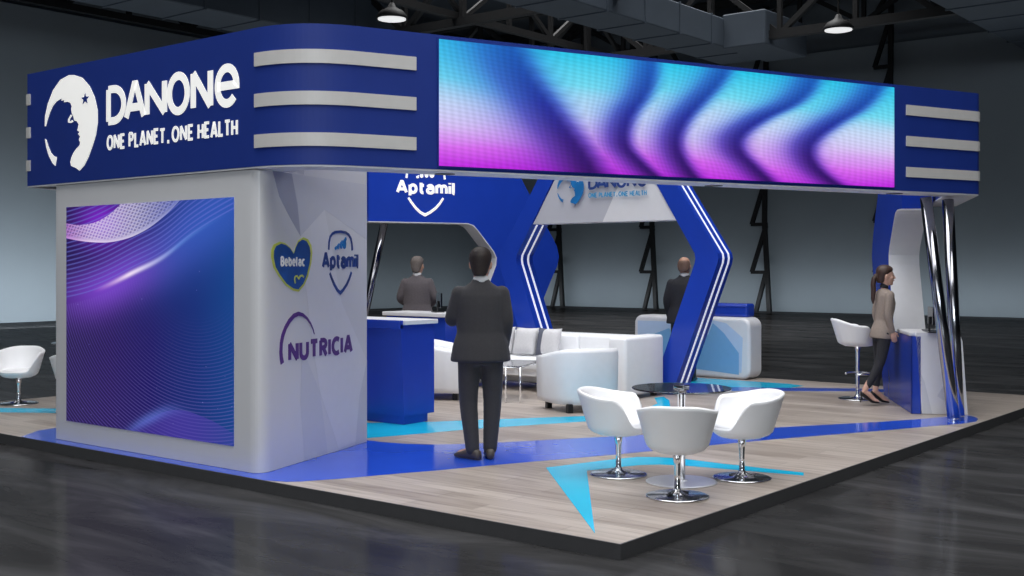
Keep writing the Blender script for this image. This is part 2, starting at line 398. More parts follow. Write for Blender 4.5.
def add_stroke(bm, fr, pts, wd, w0, w1, mi=0):
    """ribbon of the given width (number or one per point) along (x,z) points"""
    n = len(pts)
    if isinstance(wd, (int, float)): wd = [wd] * n
    closed = n > 3 and abs(pts[0][0] - pts[-1][0]) < 1e-6 and abs(pts[0][1] - pts[-1][1]) < 1e-6
    L, R = [], []
    for i in range(n):
        p = pts[i]
        if closed and i in (0, n - 1): a, b = pts[n - 2], pts[1]
        else: a, b = pts[max(i - 1, 0)], pts[min(i + 1, n - 1)]
        d1 = Vector((p[0] - a[0], p[1] - a[1])); d2 = Vector((b[0] - p[0], b[1] - p[1]))
        if d1.length < 1e-9: d1 = d2
        if d2.length < 1e-9: d2 = d1
        d1.normalize(); d2.normalize()
        t = (d1 + d2)
        t = t.normalized() if t.length > 1e-6 else d2
        nn = Vector((-t.y, t.x)); k = max(.45, nn.dot(Vector((-d2.y, d2.x))))
        h = wd[i] / 2 / k
        L.append((p[0] + nn.x * h, p[1] + nn.y * h)); R.append((p[0] - nn.x * h, p[1] - nn.y * h))
    va = [[bm.verts.new(fr(x, z, w)) for x, z in side] for side in (L, R) for w in (w0, w1)]
    l0, l1, r0, r1 = va
    fs = []
    for i in range(n - 1):
        fs.append(bm.faces.new((l1[i], l1[i + 1], r1[i + 1], r1[i])))
        fs.append(bm.faces.new((l0[i], r0[i], r0[i + 1], l0[i + 1])))
        fs.append(bm.faces.new((l0[i], l0[i + 1], l1[i + 1], l1[i])))
        fs.append(bm.faces.new((r0[i], r1[i], r1[i + 1], r0[i + 1])))
    if not closed:
        fs.append(bm.faces.new((l0[0], l1[0], r1[0], r0[0]))); fs.append(bm.faces.new((l0[-1], r0[-1], r1[-1], l1[-1])))
    for f in fs: f.material_index = mi

# ------------------------------------------------------------------ stroke lettering
def arc(cx, cy, rx, ry, a0, a1, n=14):
    return [(cx + rx * math.cos(math.radians(a0 + (a1 - a0) * i / n)), cy + ry * math.sin(math.radians(a0 + (a1 - a0) * i / n))) for i in range(n + 1)]
GL = {  # width, strokes in a box of height 1 (capital height); lower-case x-height .72
    'D': (.85, [[(.0, 0), (.0, 1)], [(.0, 1), (.3, 1)] + arc(.3, .5, .55, .5, 80, -80) + [(.3, 0), (0, 0)]]),
    'A': (.9, [[(0, 0), (.40, 1), (.50, 1), (.9, 0)], [(.16, .3), (.74, .3)]]),
    'N': (.85, [[(0, 0), (0, 1)], [(0, 1), (.85, 0)], [(.85, 0), (.85, 1)]]),
    'O': (.95, [arc(.475, .5, .475, .5, 90, 450, 28)]),
    'E': (.62, [[(.62, 1), (0, 1), (0, 0), (.62, 0)], [(0, .5), (.5, .5)]]),
    'P': (.65, [[(0, 0), (0, 1)], [(0, 1), (.3, 1)] + arc(.3, .74, .35, .26, 80, -80) + [(.3, .48), (0, .48)]]),
    'L': (.55, [[(0, 1), (0, 0), (.55, 0)]]),
    'T': (.75, [[(0, 1), (.75, 1)], [(.375, 1), (.375, 0)]]),
    'H': (.75, [[(0, 0), (0, 1)], [(.75, 0), (.75, 1)], [(0, .5), (.75, .5)]]),
    'U': (.8, [[(0, 1), (0, .35)] + arc(.4, .35, .4, .35, 180, 360) + [(.8, 1)]]),
    'R': (.7, [[(0, 0), (0, 1)], [(0, 1), (.32, 1)] + arc(.32, .75, .36, .25, 80, -80) + [(.32, .5), (0, .5)], [(.32, .5), (.7, 0)]]),
    'I': (.0, [[(0, 0), (0, 1)]]),
    'C': (.75, [arc(.5, .5, .5, .5, 55, 305, 18)]),
    'B': (.65, [[(0, 0), (0, 1)], [(0, 1), (.3, 1)] + arc(.3, .76, .28, .24, 80, -80) + [(.3, .52), (0, .52)], [(.3, .52)] + arc(.3, .26, .35, .26, 80, -80) + [(.3, 0), (0, 0)]]),
    'a': (.60, [arc(.30, .45, .30, .27, 155, 0, 10) + [(.60, 0)], [(.60, .43), (.28, .43)] + arc(.28, .215, .28, .215, 90, 270, 8) + [(.42, .0), (.60, .10)]]),
    'b': (.62, [arc(.31, .36, .31, .36, 90, 450, 20), [(0, 1), (0, 0)]]),
    'c': (.52, [arc(.34, .36, .34, .36, 55, 305, 14)]),
    'e': (.66, [[(.02, .36), (.66, .36)] + arc(.33, .36, .33, .36, 0, 310, 20)]),
    'p': (.62, [arc(.31, .36, .31, .36, 90, 450, 20), [(0, .72), (0, -.28)]]),
    't': (.42, [[(.14, .95), (.14, .2)] + arc(.34, .2, .2, .2, 180, 280, 6), [(0, .70), (.42, .70)]]),
    'm': (1.0, [[(0, 0), (0, .72)], [(0, .45)] + arc(.25, .45, .25, .27, 180, 0, 10) + [(.5, 0)], [(.5, .45)] + arc(.75, .45, .25, .27, 180, 0, 10) + [(1, 0)]]),
    'i': (.0, [[(0, 0), (0, .72)], [(0, .88), (0, 1.02)]]),
    'l': (.18, [[(0, 1.02), (0, .12)] + arc(.12, .12, .12, .12, 180, 270, 5)]),
    '.': (.0, [[(0, -.10), (0, .16)]]),
    'Q': (.9, [[(.03, .5), (.9, .5)] + arc(.46, .5, .44, .5, 2, 318, 26)]),   # the round-backed tall e of the wordmark
}
def add_text(bm, fr, text, x0, x1, z0, z1, wt, w0, w1, gap=.28, mi=0, jig=0.):
    h = z1 - z0 - wt
    ws = [GL[c][0] if c != ' ' else .35 for c in text]
    wth = wt / h
    tot = sum(ws) + (gap + wth) * (len(text) - 1)
    sx = (x1 - x0 - wt) / tot if tot > 1e-6 else 1.
    x = x0 + wt / 2
    for c, w in zip(text, ws):
        if c != ' ':
            dz = random.uniform(-jig, jig) * h
            for q, st in enumerate(GL[c][1]):
                add_stroke(bm, fr, [(x + px * sx, z0 + wt / 2 + pz * h + dz) for px, pz in st], wt, w0, w1 + .0006 * q, mi)
        x += (w + gap + wth) * sx

MOON = [(0.346, 2.932), (0.353, 3.026), (0.402, 3.139), (0.494, 3.257), (0.621, 3.341), (0.764, 3.368), (0.859, 3.36), (0.991, 3.322), (1.111, 3.235), (1.196, 3.124), (1.24, 3.008), (1.243, 2.897), (1.213, 2.787), (1.162, 2.698), (1.094, 2.599), (1.026, 2.528), (0.946, 2.483), (0.887, 2.511), (0.806, 2.534), (0.792, 2.569), (0.81, 2.61), (0.845, 2.652), (0.887, 2.682), (0.95, 2.715), (0.957, 2.738), (0.936, 2.764), (0.957, 2.794), (0.919, 2.82), (0.95, 2.833), (0.908, 2.851), (0.922, 2.875), (0.932, 2.906), (0.901, 2.935), (0.859, 2.946), (0.842, 2.989), (0.817, 3.016), (0.806, 3.055), (0.817, 3.079), (0.792, 3.113), (0.739, 3.128), (0.682, 3.127), (0.696, 3.147), (0.639, 3.146), (0.65, 3.169), (0.603, 3.159), (0.548, 3.145), (0.486, 3.108), (0.439, 3.057), (0.394, 2.987), (0.365, 2.931)]
CRESCENT = [(0.35, 2.814), (0.376, 2.73), (0.42, 2.649), (0.486, 2.577), (0.534, 2.549), (0.559, 2.631), (0.512, 2.64), (0.457, 2.676), (0.405, 2.744), (0.372, 2.805)]
NOSE = [(0.799, 3.004), (0.753, 2.964), (0.753, 2.935), (0.803, 2.927), (0.842, 2.936), (0.824, 2.952), (0.796, 2.943), (0.778, 2.949), (0.789, 2.971), (0.824, 2.994)]
def wordmark(parent, fr, k, ox, oz, m_emb, m_word, m_tag, m_star, w=.012):
    """round face emblem, wordmark and tagline; k scales the full-size sign, (ox, oz) is where the sign's (0, 2.37) lands"""
    T = lambda L: [(ox + x * k, oz + (z - 2.37) * k) for x, z in L]
    bm = bm_new()
    for p in (MOON, CRESCENT, NOSE): add_plate(bm, fr, T(p), .001, w)
    e = link_mesh('emblem', bm, m_emb, parent); e['label'] = 'round moon emblem with a boy in profile'
    bm = bm_new()
    st = []
    for i in range(10):
        r = .056 if i % 2 == 0 else .022
        a = math.radians(90 + 36 * i)
        st.append((1.043 + r * 1.25 * math.cos(a), 3.125 + r * math.sin(a)))
    add_plate(bm, fr, T(st), .001, w + .003)
    link_mesh('emblem_star', bm, m_star, e)
    bm = bm_new()
    X = lambda x: ox + x * k
    Zz = lambda z: oz + (z - 2.37) * k
    for c, a, b, z0, z1 in (('D', 1.38, 1.685, 2.857, 3.205), ('A', 1.655, 1.985, 2.867, 3.213), ('N', 1.965, 2.285, 2.87, 3.20), ('O', 2.285, 2.60, 2.862, 3.222), ('N', 2.612, 2.908, 2.87, 3.218), ('Q', 2.925, 3.24, 2.868, 3.218)):
        add_text(bm, fr, c, X(a), X(b), Zz(z0), Zz(z1), .068 * k, .001, w)
    l = link_mesh('lettering', bm, m_word, parent); l['label'] = 'large wordmark lettering'
    for t, a, b in (('ONE', 1.387, 1.67), ('PLANET', 1.725, 2.262), ('.', 2.29, 2.318), ('ONE', 2.352, 2.65), ('HEALTH', 2.704, 3.222)):
        bm = bm_new(); add_text(bm, fr, t, X(a), X(b), Zz(2.640), Zz(2.776), .024 * k, .001, w, gap=.20, jig=.04)
        l = link_mesh('tagline_word', bm, m_tag, parent); l['label'] = 'word of the tagline under the wordmark'
def shield_mark(parent, fr, k, ox, oz, m1, m2, w=.008):
    """shield outline with bear marks over a word; (ox, oz) is where (0, 1.595) of the full-size print lands"""
    T = lambda L: [(ox + x * k, oz + (z - 1.595) * k) for x, z in L]
    bm = bm_new()
    top = [(1.066, 1.757), (1.072, 1.82), (1.092, 1.868), (1.13, 1.897), (1.18, 1.912), (1.28, 1.920), (1.37, 1.914), (1.43, 1.896), (1.472, 1.862), (1.49, 1.815), (1.497, 1.757)]
    add_stroke(bm, fr, T(top), .022 * k, .001, w)
    bot = [(1.087, 1.556), (1.12, 1.51), (1.168, 1.453), (1.22, 1.408), (1.273, 1.382), (1.33, 1.41), (1.393, 1.455), (1.44, 1.505), (1.479, 1.562)]
    add_stroke(bm, fr, T(bot), [.03 * k * (1 - abs(i - 4) * .06) for i in range(9)], .001, w)
    link_mesh('shield_outline', bm, m1, parent)
    bm = bm_new()
    for cx, cz, rx, rz in ((1.19, 1.772, .016, .014), (1.235, 1.786, .019, .022), (1.29, 1.80, .022, .032), (1.35, 1.812, .030, .044)):
        add_plate(bm, fr, T(arc(cx, cz, rx, rz, 0, 345, 15)), .001, w)
        add_plate(bm, fr, T(arc(cx + rx * .7, cz + rz * 1.0, rx * .5, rz * .4, 0, 330, 9)), .001, w)
    link_mesh('bear_marks', bm, m2, parent)
    bm = bm_new()
    add_text(bm, fr, 'Aptamil', ox + .951 * k, ox + 1.63 * k, oz, oz + .14 * k, .031 * k, .001, w, gap=.08)
    l = link_mesh('lettering', bm, m1, parent); l['label'] = 'lettering across the shield'

# ------------------------------------------------------------------ the hall
FZ = -.093
def struct(name, bm, m, label=None):
    o = link_mesh(name, bm, m); o['kind'] = 'structure'
    if label: o['label'] = label
    return o
bm = bm_new(); add_box(bm, -30, 36.2, -30, 31.1, FZ - .3, FZ); struct('floor', bm, CONC, 'dark polished concrete hall floor')
bm = bm_new(); add_box(bm, -30, 36.2, 30.8, 31.1, FZ, 9.8); struct('wall_left', bm, WALL, 'tall grey hall wall behind the stand at left')
bm = bm_new(); add_box(bm, 35.9, 36.2, -30, 30.8, FZ, 9.8); struct('wall_right', bm, WALL, 'tall grey hall wall behind the stand at right')
bm = bm_new(); add_box(bm, -30.3, -30, -30, 31.1, FZ, 11.8); struct('wall_near', bm, CEIL)
bm = bm_new(); add_box(bm, -30, 36.2, -30.3, -30, FZ, 11.8); struct('wall_front', bm, CEIL)
bm = bm_new(); add_box(bm, -30.3, 36.6, -30.3, 31.6, 11.8, 11.9); struct('ceiling', bm, CEIL, 'dark hall roof')
bm = bm_new(); add_box(bm, -30, 36.6, 31.1, 31.4, 9.8, 11.8); struct('trim_left', bm, EAVES)
bm = bm_new(); add_box(bm, 36.2, 36.5, -30, 31.1, 9.8, 11.8); struct('trim_right', bm, EAVES)

def bar(bm, a, b, t=.09):
    a = Vector(a); b = Vector(b); d = (b - a).normalized()
    ref = Vector((0, 0, 1)) if abs(d.z) < .9 else Vector((1, 0, 0))
    s = d.cross(ref).normalized() * t / 2; u = d.cross(s).normalized() * t / 2
    A = [bm.verts.new(a + x * s + y * u) for x, y in ((-1, -1), (1, -1), (1, 1), (-1, 1))]
    B = [bm.verts.new(b + x * s + y * u) for x, y in ((-1, -1), (1, -1), (1, 1), (-1, 1))]
    bm.faces.new(A[::-1]); bm.faces.new(B)
    for i in range(4): bm.faces.new((A[i], A[(i + 1) % 4], B[(i + 1) % 4], B[i]))
# zig-zag truss columns along the right wall
def truss_column(v, label):
    t = thing('truss_column', label, 'column', (35.35, v, FZ), 0, 'zigzag truss columns along the far wall')
    bm = bm_new(); bar(bm, (0, -.14, 0), (0, .06, 3.4), .16); bar(bm, (0, .06, 3.4), (0, -.02, 11.8), .16)
    link_mesh('post', bm, STEEL, t)
    bm = bm_new()
    for k in range(6):
        z = 1.53 + 1.86 * k
        bar(bm, (0, -.05, z), (0, .62, z), .13)
        bar(bm, (0, .60, z), (0, .0, min(z + 1.80, 11.8)), .14)
    bar(bm, (0, .42, 0), (0, .0, 1.53), .14)
    link_mesh('zigzag_brace', bm, STEEL, t)
for v, l in ((26.5, 'black zigzag truss column behind the curved blue arch edge'), (21.7, 'black zigzag truss column beside the man in front of the white counter'),
             (16.6, 'black zigzag truss column standing behind the blue topped white counter'), (11.7, 'black zigzag truss column rising above the right end of the canopy')):
    truss_column(v, l)
# roof girders across the hall (along v) and along it
def girder(u, z0, z1, label, v0=-12., v1=30.6, step=2.4):
    bm = bm_new()
    bar(bm, (u, v0, z0), (u, v1, z0), .26); bar(bm, (u, v0, z1), (u, v1, z1), .26)
    n = int((v1 - v0) / step)
    for i in range(n):
        a = v0 + i * step
        bar(bm, (u, a, z0), (u, a, z1), .14)
        if i % 2: bar(bm, (u, a, z1), (u, a + step, z0), .16)
        else: bar(bm, (u, a, z0), (u, a + step, z1), .16)
    tag(link_mesh('roof_truss', bm, STEEL), label, 'roof truss', 'dark roof trusses')
girder(27., 8.75, 10.7, 'dark roof truss carrying the round lamp at right')
girder(20.5, 9.0, 11.0, 'dark roof truss nearest the stand above the video screen')
girder(33.6, 10.2, 11.6, 'dark roof truss closest to the far wall')
def girder_u(v, z0, z1, label, u0=12., u1=35., step=2.2):
    bm = bm_new()
    bar(bm, (u0, v, z0), (u1, v, z0), .2); bar(bm, (u0, v, z1), (u1, v, z1), .2)
    n = int((u1 - u0) / step)
    for i in range(n):
        a = u0 + i * step
        bar(bm, (a, v, z0), (a, v, z1), .13)
        if i % 2: bar(bm, (a, v, z1), (a + step, v, z0), .13)
        else: bar(bm, (a, v, z0), (a + step, v, z1), .13)
    tag(link_mesh('roof_truss', bm, STEEL), label, 'roof truss', 'dark roof trusses')
girder_u(19.4, 9.2, 10.8, 'dark lengthwise truss behind the long grey duct')
girder_u(28.2, 9.4, 11.2, 'dark lengthwise truss by the left wall top', 4.)
def duct(u0, u1, v0, v1, z0, z1, label, extra=None):
    t = thing('air_duct', label, 'duct', (0, 0, 0))
    bm = bm_new(); add_box(bm, u0, u1, v0, v1, z0, z1, .03, 1)
    if extra: add_box(bm, *extra, .03, 1)
    link_mesh('casing', bm, DUCT, t)
    u = u0 + .8
    while u < u1 - .5:
        bm = bm_new(); add_box(bm, u, u + .06, v0 - .03, v1 + .03, z0 - .03, z1 + .03); link_mesh('joint_flange', bm, DUCT, t); u += 1.9
    for u in (u0 + 2, (u0 + u1) / 2, u1 - 2):
        bm = bm_new(); add_box(bm, u, u + .04, (v0 + v1) / 2 - .02, (v0 + v1) / 2 + .02, z1, 11.8); link_mesh('hanger_rod', bm, STEEL, t)
    return t
duct(6, 29.4, 13.7, 15.3, 8.5, 9.4, 'long grey air duct over the video screen', (26.6, 29.6, 12.3, 13.75, 8.45, 9.5))
duct(-2, 21.7, 23.0, 25.0, 8.8, 10.2, 'grey air duct above the left wall ending in a square end')
duct(12, 35.8, 4.3, 6.7, 8.6, 9.5, 'grey air duct at the top right corner by the wall')
def pendant(u, v, z, label):
    t = thing('pendant_lamp', label, 'lamp', (u, v, z), 0, 'round hall pendant lamps')
    bm = bm_new(); add_lathe(bm, [(.36, .02), (.40, 0), (.41, .06), (.30, .2), (.12, .3), (.06, .42)], 32); link_mesh('housing', bm, STEEL, t, True)
    bm = bm_new(); add_lathe(bm, [(.30, -.025), (.36, -.01), (.36, .015)], 32); link_mesh('diffuser', bm, LAMP_GLOW, t)
    bm = bm_new(); add_tube(bm, [(0, 0, .4), (0, 0, 11.8 - z)], .03, 8); link_mesh('stem', bm, STEEL, t)
pendant(15.6, 17.3, 8.0, 'round lit pendant lamp above the left end of the canopy')
pendant(24.1, 8.9, 8.0, 'round lit pendant lamp above the right half of the canopy')

# ------------------------------------------------------------------ platform
t = thing('exhibition_platform', 'low square wooden stand platform with blue and cyan floor bands', 'platform')
bm = bm_new(); add_box(bm, 0, 9.75, 0, 9.75, -.02, 0); link_mesh('plank_deck', bm, WOOD, t)
bm = bm_new(); add_box(bm, .008, 9.742, .008, 9.742, FZ, -.02); link_mesh('plinth', bm, DECKSIDE, t)['label'] = 'dark plinth edge'
bm = bm_new(); add_box(bm, -.012, 0, -.012, 9.762, FZ, .001); add_box(bm, 0, 9.762, -.012, 0, FZ, .001); add_box(bm, 9.75, 9.762, 0, 9.762, FZ, .001); add_box(bm, 0, 9.75, 9.75, 9.762, FZ, .001)
link_mesh('edge_trim', bm, DECKSIDE, t)['label'] = 'dark edge trim'
STRIPES = [
 ('floor_band', BLUE_FLOOR, 'wide blue floor band crossing the front', [(0.002, 6.77), (0.002, 6.5), (0.002, 3.2), (0.06, 3.02), (0.141, 2.945), (0.431, 2.787), (0.841, 2.61), (1.108, 2.48), (1.671, 2.25), (2.645, 1.808), (3.695, 1.40), (4.293, 1.155), (5.499, 0.582), (6.331, 0.216), (6.6, .10), (6.8, 0.06), (7.01, 0.10), (7.18, 0.20), (7.24, .28), (7.198, 0.34), (6.57, 0.60), (6.134, 0.827), (5.019, 1.50), (3.542, 2.406), (2.608, 2.98), (2.326, 3.174), (2.095, 3.39), (1.97, 3.60), (1.91, 3.876), (1.9, 4.1), (1.75, 6.3), (0.559, 7.095), (.3, 7.02)]),
 ('floor_band', CYAN_FLOOR, 'cyan floor band before the counter and armchair', [(2.0, 5.6), (2.9, 5.6), (2.75, 4.92), (3.2, 4.48), (3.579, 4.235), (4.639, 3.46), (5.433, 3.27), (6.1, 3.5), (6.567, 3.83), (6.75, 3.81), (6.45, 3.55), (5.83, 3.16), (5.3, 2.94), (4.914, 2.94), (4.305, 3.204), (3.044, 3.796), (2.529, 3.962), (2.0, 4.151)]),
 ('floor_band', CYAN_FLOOR, 'cyan arrow shaped floor band under the bar chairs', [(0.121, 0.259), (1.767, 1.874), (2.1, 1.78), (2.5, 1.66), (2.67, 1.58), (2.76, 1.46), (2.818, 1.311), (2.83, 1.1), (2.82, 0.916), (2.848, 0.168), (2.73, 0.114), (2.60, 0.78), (2.551, 1.047), (2.466, 1.24), (2.36, 1.34), (2.234, 1.398), (1.86, 1.54)]),
 ('floor_band', CYAN_FLOOR, 'cyan floor band before the white counter', [(8.60, 5.6), (9.05, 5.6), (9.2, 4.9), (9.203, 3.279), (9.071, 3.013), (8.709, 3.06), (7.962, 4.182)]),
 ('floor_band', BLUE_FLOOR, 'thin blue floor band behind the hexagon portal', [(7.5, 4.6), (7.735, 4.465), (8.049, 4.033), (8.709, 3.035), (9.207, 2.284), (9.378, 1.811), (9.077, 1.7), (8.93, 2.172), (8.36, 2.882), (7.627, 3.794), (7.301, 4.2)]),
 ('floor_band', CYAN_FLOOR, 'cyan floor band by the chair left of the tower', [(.6, 9.70), (1.383, 8.551), (1.9, 7.7), (1.6, 7.5), (1.175, 8.187), (0.25, 9.55)]),
]
for i, (n, m, lab, poly) in enumerate(STRIPES):
    bm = bm_new(); add_prism(bm, poly, .0004, .0018 + .0002 * i)
    link_mesh(n, bm, m, t)['label'] = lab

# ------------------------------------------------------------------ canopy (header ring)
HB, HT, HW = 2.372, 3.455, .35
DW = Vector((-.926, .3768, 0)).normalized()
def offset_line(pts, d):
    out = []
    n = len(pts)
    for i, p in enumerate(pts):
        p = Vector(p); a = Vector(pts[max(i - 1, 0)]); b = Vector(pts[min(i + 1, n - 1)])
        d1 = (p - a).normalized() if i else (b - p).normalized(); d2 = (b - p).normalized() if i < n - 1 else d1
        nn = (Vector((-d1.y, d1.x)) + Vector((-d2.y, d2.x))).normalized()
        k = max(.3, nn.dot(Vector((-d2.y, d2.x))))
        out.append((p.x + nn.x * d / k, p.y + nn.y * d / k))
    return out
def fillet(a, p, b, r, n=14):
    a, p, b = Vector(a), Vector(p), Vector(b)
    e = p + (a - p).normalized() * r; f = p + (b - p).normalized() * r
    return [tuple(e * (1 - s) ** 2 + p * 2 * s * (1 - s) + f * s * s) for s in [i / n for i in range(n + 1)]]
Bp, Cp, Dp, Bq = (7.07, .109), (.1, 2.945), (.1, 6.855), (7.07, 9.691)
R1, R2 = (9.15, 1.014), (9.15, 8.786)
outer = [R1] + fillet(R1, Bp, Cp, .05, 5) + fillet(Bp, Cp, Dp, .50, 18) + fillet(Cp, Dp, Bq, .03, 5) + fillet(Dp, Bq, R2, .12, 5) + [R2]
def polyline_len(L):
    s = [0.]
    for a, b in zip(L, L[1:]): s.append(s[-1] + math.dist(a, b))
    return s
def cut(L, s0, s1):
    s = polyline_len(L); out = []
    def at(q):
        for i in range(len(L) - 1):
            if s[i] <= q <= s[i + 1]:
                f = (q - s[i]) / max(1e-9, s[i + 1] - s[i]); return (L[i][0] + (L[i + 1][0] - L[i][0]) * f, L[i][1] + (L[i + 1][1] - L[i][1]) * f)
        return L[-1]
    out.append(at(s0))
    out += [p for p, q in zip(L, s) if s0 + 1e-4 < q < s1 - 1e-4]
    out.append(at(s1))
    return out
def add_band(bm, line, d0, d1, z0, z1, mi=0):
    """wall following a plan line between two offsets"""
    a = offset_line(line, d0); b = offset_line(line, d1)
    V = [[bm.verts.new((x, y, z)) for x, y in L] for L in (a, b) for z in (z0, z1)]
    a0, a1, b0, b1 = V; n = len(line)
    fs = []
    for i in range(n - 1):
        fs += [bm.faces.new((a0[i], a0[i + 1], a1[i + 1], a1[i])), bm.faces.new((b0[i], b1[i], b1[i + 1], b0[i + 1])),
               bm.faces.new((a1[i], a1[i + 1], b1[i + 1], b1[i])), bm.faces.new((a0[i], b0[i], b0[i + 1], a0[i + 1]))]
    fs += [bm.faces.new((a0[0], a1[0], b1[0], b0[0])), bm.faces.new((a0[-1], b0[-1], b1[-1], a1[-1]))]
    for f in fs: f.material_index = mi
can = thing('canopy', 'deep blue raised canopy band with white lettering and a long video screen', 'canopy')
# the plan line runs so that its left-hand side (positive offset) points outward
sgn = -1.0
bm = bm_new(); add_band(bm, outer, 0, sgn * HW, HB + .012, HT); link_mesh('fascia', bm, BLUE_H, can)
bm = bm_new(); add_band(bm, outer, sgn * .004, sgn * HW, HB, HB + .012); link_mesh('soffit', bm, SOFFIT, can)['label'] = 'white underside'
for lx, ly in ((1.43, 2.66), (4.01, 1.60), (6.2, .70)):
    bm = bm_new(); add_lathe(bm, [(.055, HB - .004), (.085, HB - .004), (.085, HB + .003), (.055, HB + .003)], 28, (lx, ly)); link_mesh('downlight', bm, DECKSIDE, can)
sl = polyline_len(outer)
def s_of(pt):
    best = None
    for i in range(len(outer) - 1):
        a, b = Vector(outer[i]), Vector(outer[i + 1]); d = b - a
        f = max(0, min(1, (Vector(pt) - a).dot(d) / d.length_squared))
        q = (a + d * f - Vector(pt)).length
        if best is None or q < best[0]: best = (q, sl[i] + f * d.length)
    return best[1]
FW = lambda tt: (7.07 + DW.x * tt, .109 + DW.y * tt)
ranges = [(s_of(FW(1.103)) - 1.6, s_of(FW(1.103))), (s_of(FW(6.552)), s_of((.1, 3.43))), (s_of((.1, 6.775)), s_of((.1, 6.775)) + 1.2)]
for z0, z1 in ((2.526, 2.628), (2.840, 2.943), (3.155, 3.26)):
    for s0, s1 in ranges:
        bm = bm_new(); add_band(bm, cut(outer, s0, s1), -sgn * .012, sgn * .002, z0, z1)
        link_mesh('grey_bar', bm, STRIPE, can)
# front screen, in the face frame: local x grows to the right as one looks at it
fr_front = Frame(FW(0), (-DW.x, -DW.y), (-.3768, -.926))
x0, x1, z0, z1 = -6.355, -1.285, 2.413, 3.42
bm = bm_new(); add_plate(bm, fr_front, [(x0 - .012, z0 - .012), (x1 + .012, z0 - .012), (x1 + .012, z1 + .012), (x0 - .012, z1 + .012)], 0, .010)
sb = link_mesh('screen_frame', bm, BLUE_H, can)
bm = bm_new(); add_plate(bm, fr_front, [(x0, z0), (x1, z0), (x1, z1), (x0, z1)], .002, .016, 0, (x0, x1, z0, z1))
link_mesh('video_screen', bm, SCREEN1, can)['label'] = 'long lit screen with cyan and magenta waves'
fr_left = Frame((.1, 6.86), (0, -1), (-1, 0))
wordmark(can, fr_left, 1.0, 0, 2.37, LETTER_LIT, LETTER_LIT, LETTER_LIT, BLUE_H, .005)

# ------------------------------------------------------------------ screen tower
tw = thing('screen_tower', 'white tower with a tall purple screen at the left corner of the stand', 'tower')
PA, PB, PC, PD = (.13, 3.40), (1.82, 3.976), (1.82, 5.824), (.13, 6.40)
plan = fillet(PD, PA, PB, .16, 10) + [PB, PC] + fillet(PC, PD, PA, .04, 3)
bm = bm_new(); add_prism(bm, plan, .004, HB - .002); link_mesh('body', bm, WHITE_TOWER, tw)
plan_in = fillet((.45, 5.9), (.60, 3.98), (1.80, 4.3), .1, 4) + [(1.80, 5.5), (.60, 5.9)]
PB2, PC2 = (1.82, 3.976), (1.82, 5.824)
bm = bm_new(); add_prism(bm, [(.75, 3.612), PB2, PC2, (.75, 6.19)], HB - .002, 3.2); link_mesh('upper_body', bm, WHITE_TOWER, tw)
fl = Frame((.13, 6.40), (0, -1), (-1, 0))
x0, x1, z0, z1 = .215, 2.673, .19, 2.161
bm = bm_new(); add_plate(bm, fl, [(x0, z0), (x1, z0), (x1, z1), (x0, z1)], -.02, .006, 0, (x0, x1, z0, z1))
link_mesh('video_screen', bm, SCREEN2, tw)['label'] = 'tall lit screen with purple and blue waves'
dT = Vector((PB[0] - PA[0], PB[1] - PA[1])).normalized()
ft = Frame(PA, (dT.x, dT.y), (dT.y, -dT.x))
def facet(poly, m, w, fr=ft, par=tw):
    bm = bm_new(); add_plate(bm, fr, poly, .0002, w); link_mesh('facet_print', bm, m, par)
facet([(.17, 2.365), (.46, 2.365), (.55, 2.12), (.60, 1.86), (.42, 2.02), (.27, 2.17)], FAC_D, .0012)
facet([(.46, 2.365), (1.785, 2.365), (1.785, 1.86), (1.0, 2.1), (.60, 1.86), (.55, 2.12)], FAC_M, .0010)
facet([(.60, 1.86), (1.0, 2.1), (1.3, 1.3), (1.785, .75), (1.785, .05), (1.25, .02), (.92, .55), (.75, 1.15)], FAC_L, .0014)
facet([(.62, .95), (.92, .55), (1.05, .02), (.66, .02), (.60, .5)], FAC_M, .0016)
facet([(1.56, .02), (1.785, .02), (1.785, .75), (1.64, .45)], FAC_M, .0018)
# heart logo
heart = [(0.177, 1.683), (0.182, 1.738), (0.213, 1.775), (0.291, 1.797), (0.364, 1.787), (0.428, 1.760), (0.486, 1.715), (0.514, 1.765), (0.553, 1.811), (0.625, 1.838), (0.693, 1.825), (0.742, 1.78), (0.757, 1.722), (0.742, 1.641), (0.693, 1.537), (0.637, 1.469), (0.559, 1.422), (0.482, 1.431), (0.375, 1.472), (0.28, 1.54), (0.208, 1.606)]
cx, cz = .47, 1.63
grow = [(cx + (x - cx) * 1.10, cz + (z - cz) * 1.075) for x, z in heart]
bm = bm_new(); add_plate(bm, ft, grow, .0005, .004); hl = link_mesh('heart_logo', bm, YELLOW, tw); hl['label'] = 'blue heart logo with yellow rim'
bm = bm_new(); add_plate(bm, ft, [(cx + (x - cx) * .985, cz + (z - cz) * .985) for x, z in heart], .001, .006)
m = mat('heart_blue', rgb(20, 76, 150), .4, var=.3, scale=5); link_mesh('heart_face', bm, m, hl)
bm = bm_new(); add_text(bm, ft, 'Bebelac', .28, .655, 1.612, 1.696, .017, .002, .009, gap=.2); link_mesh('lettering', bm, LETTER, hl)['label'] = 'white lettering on the heart'
bm = bm_new(); add_stroke(bm, ft, [(.505, 1.475), (.492, 1.51), (.503, 1.53), (.53, 1.535), (.562, 1.512), (.585, 1.535), (.615, 1.538), (.640, 1.525)], .014, .002, .009); link_mesh('small_heart', bm, YELLOW, hl)
sm = thing('shield_logo', None, None); sm.parent = tw; sm['label'] = 'shield logo in blue'
shield_mark(sm, ft, 1., 0, 1.595, NAVYP, TEALP, .006)
nl = thing('arc_logo', None, None); nl.parent = tw; nl['label'] = 'purple arc logo'
bm = bm_new()
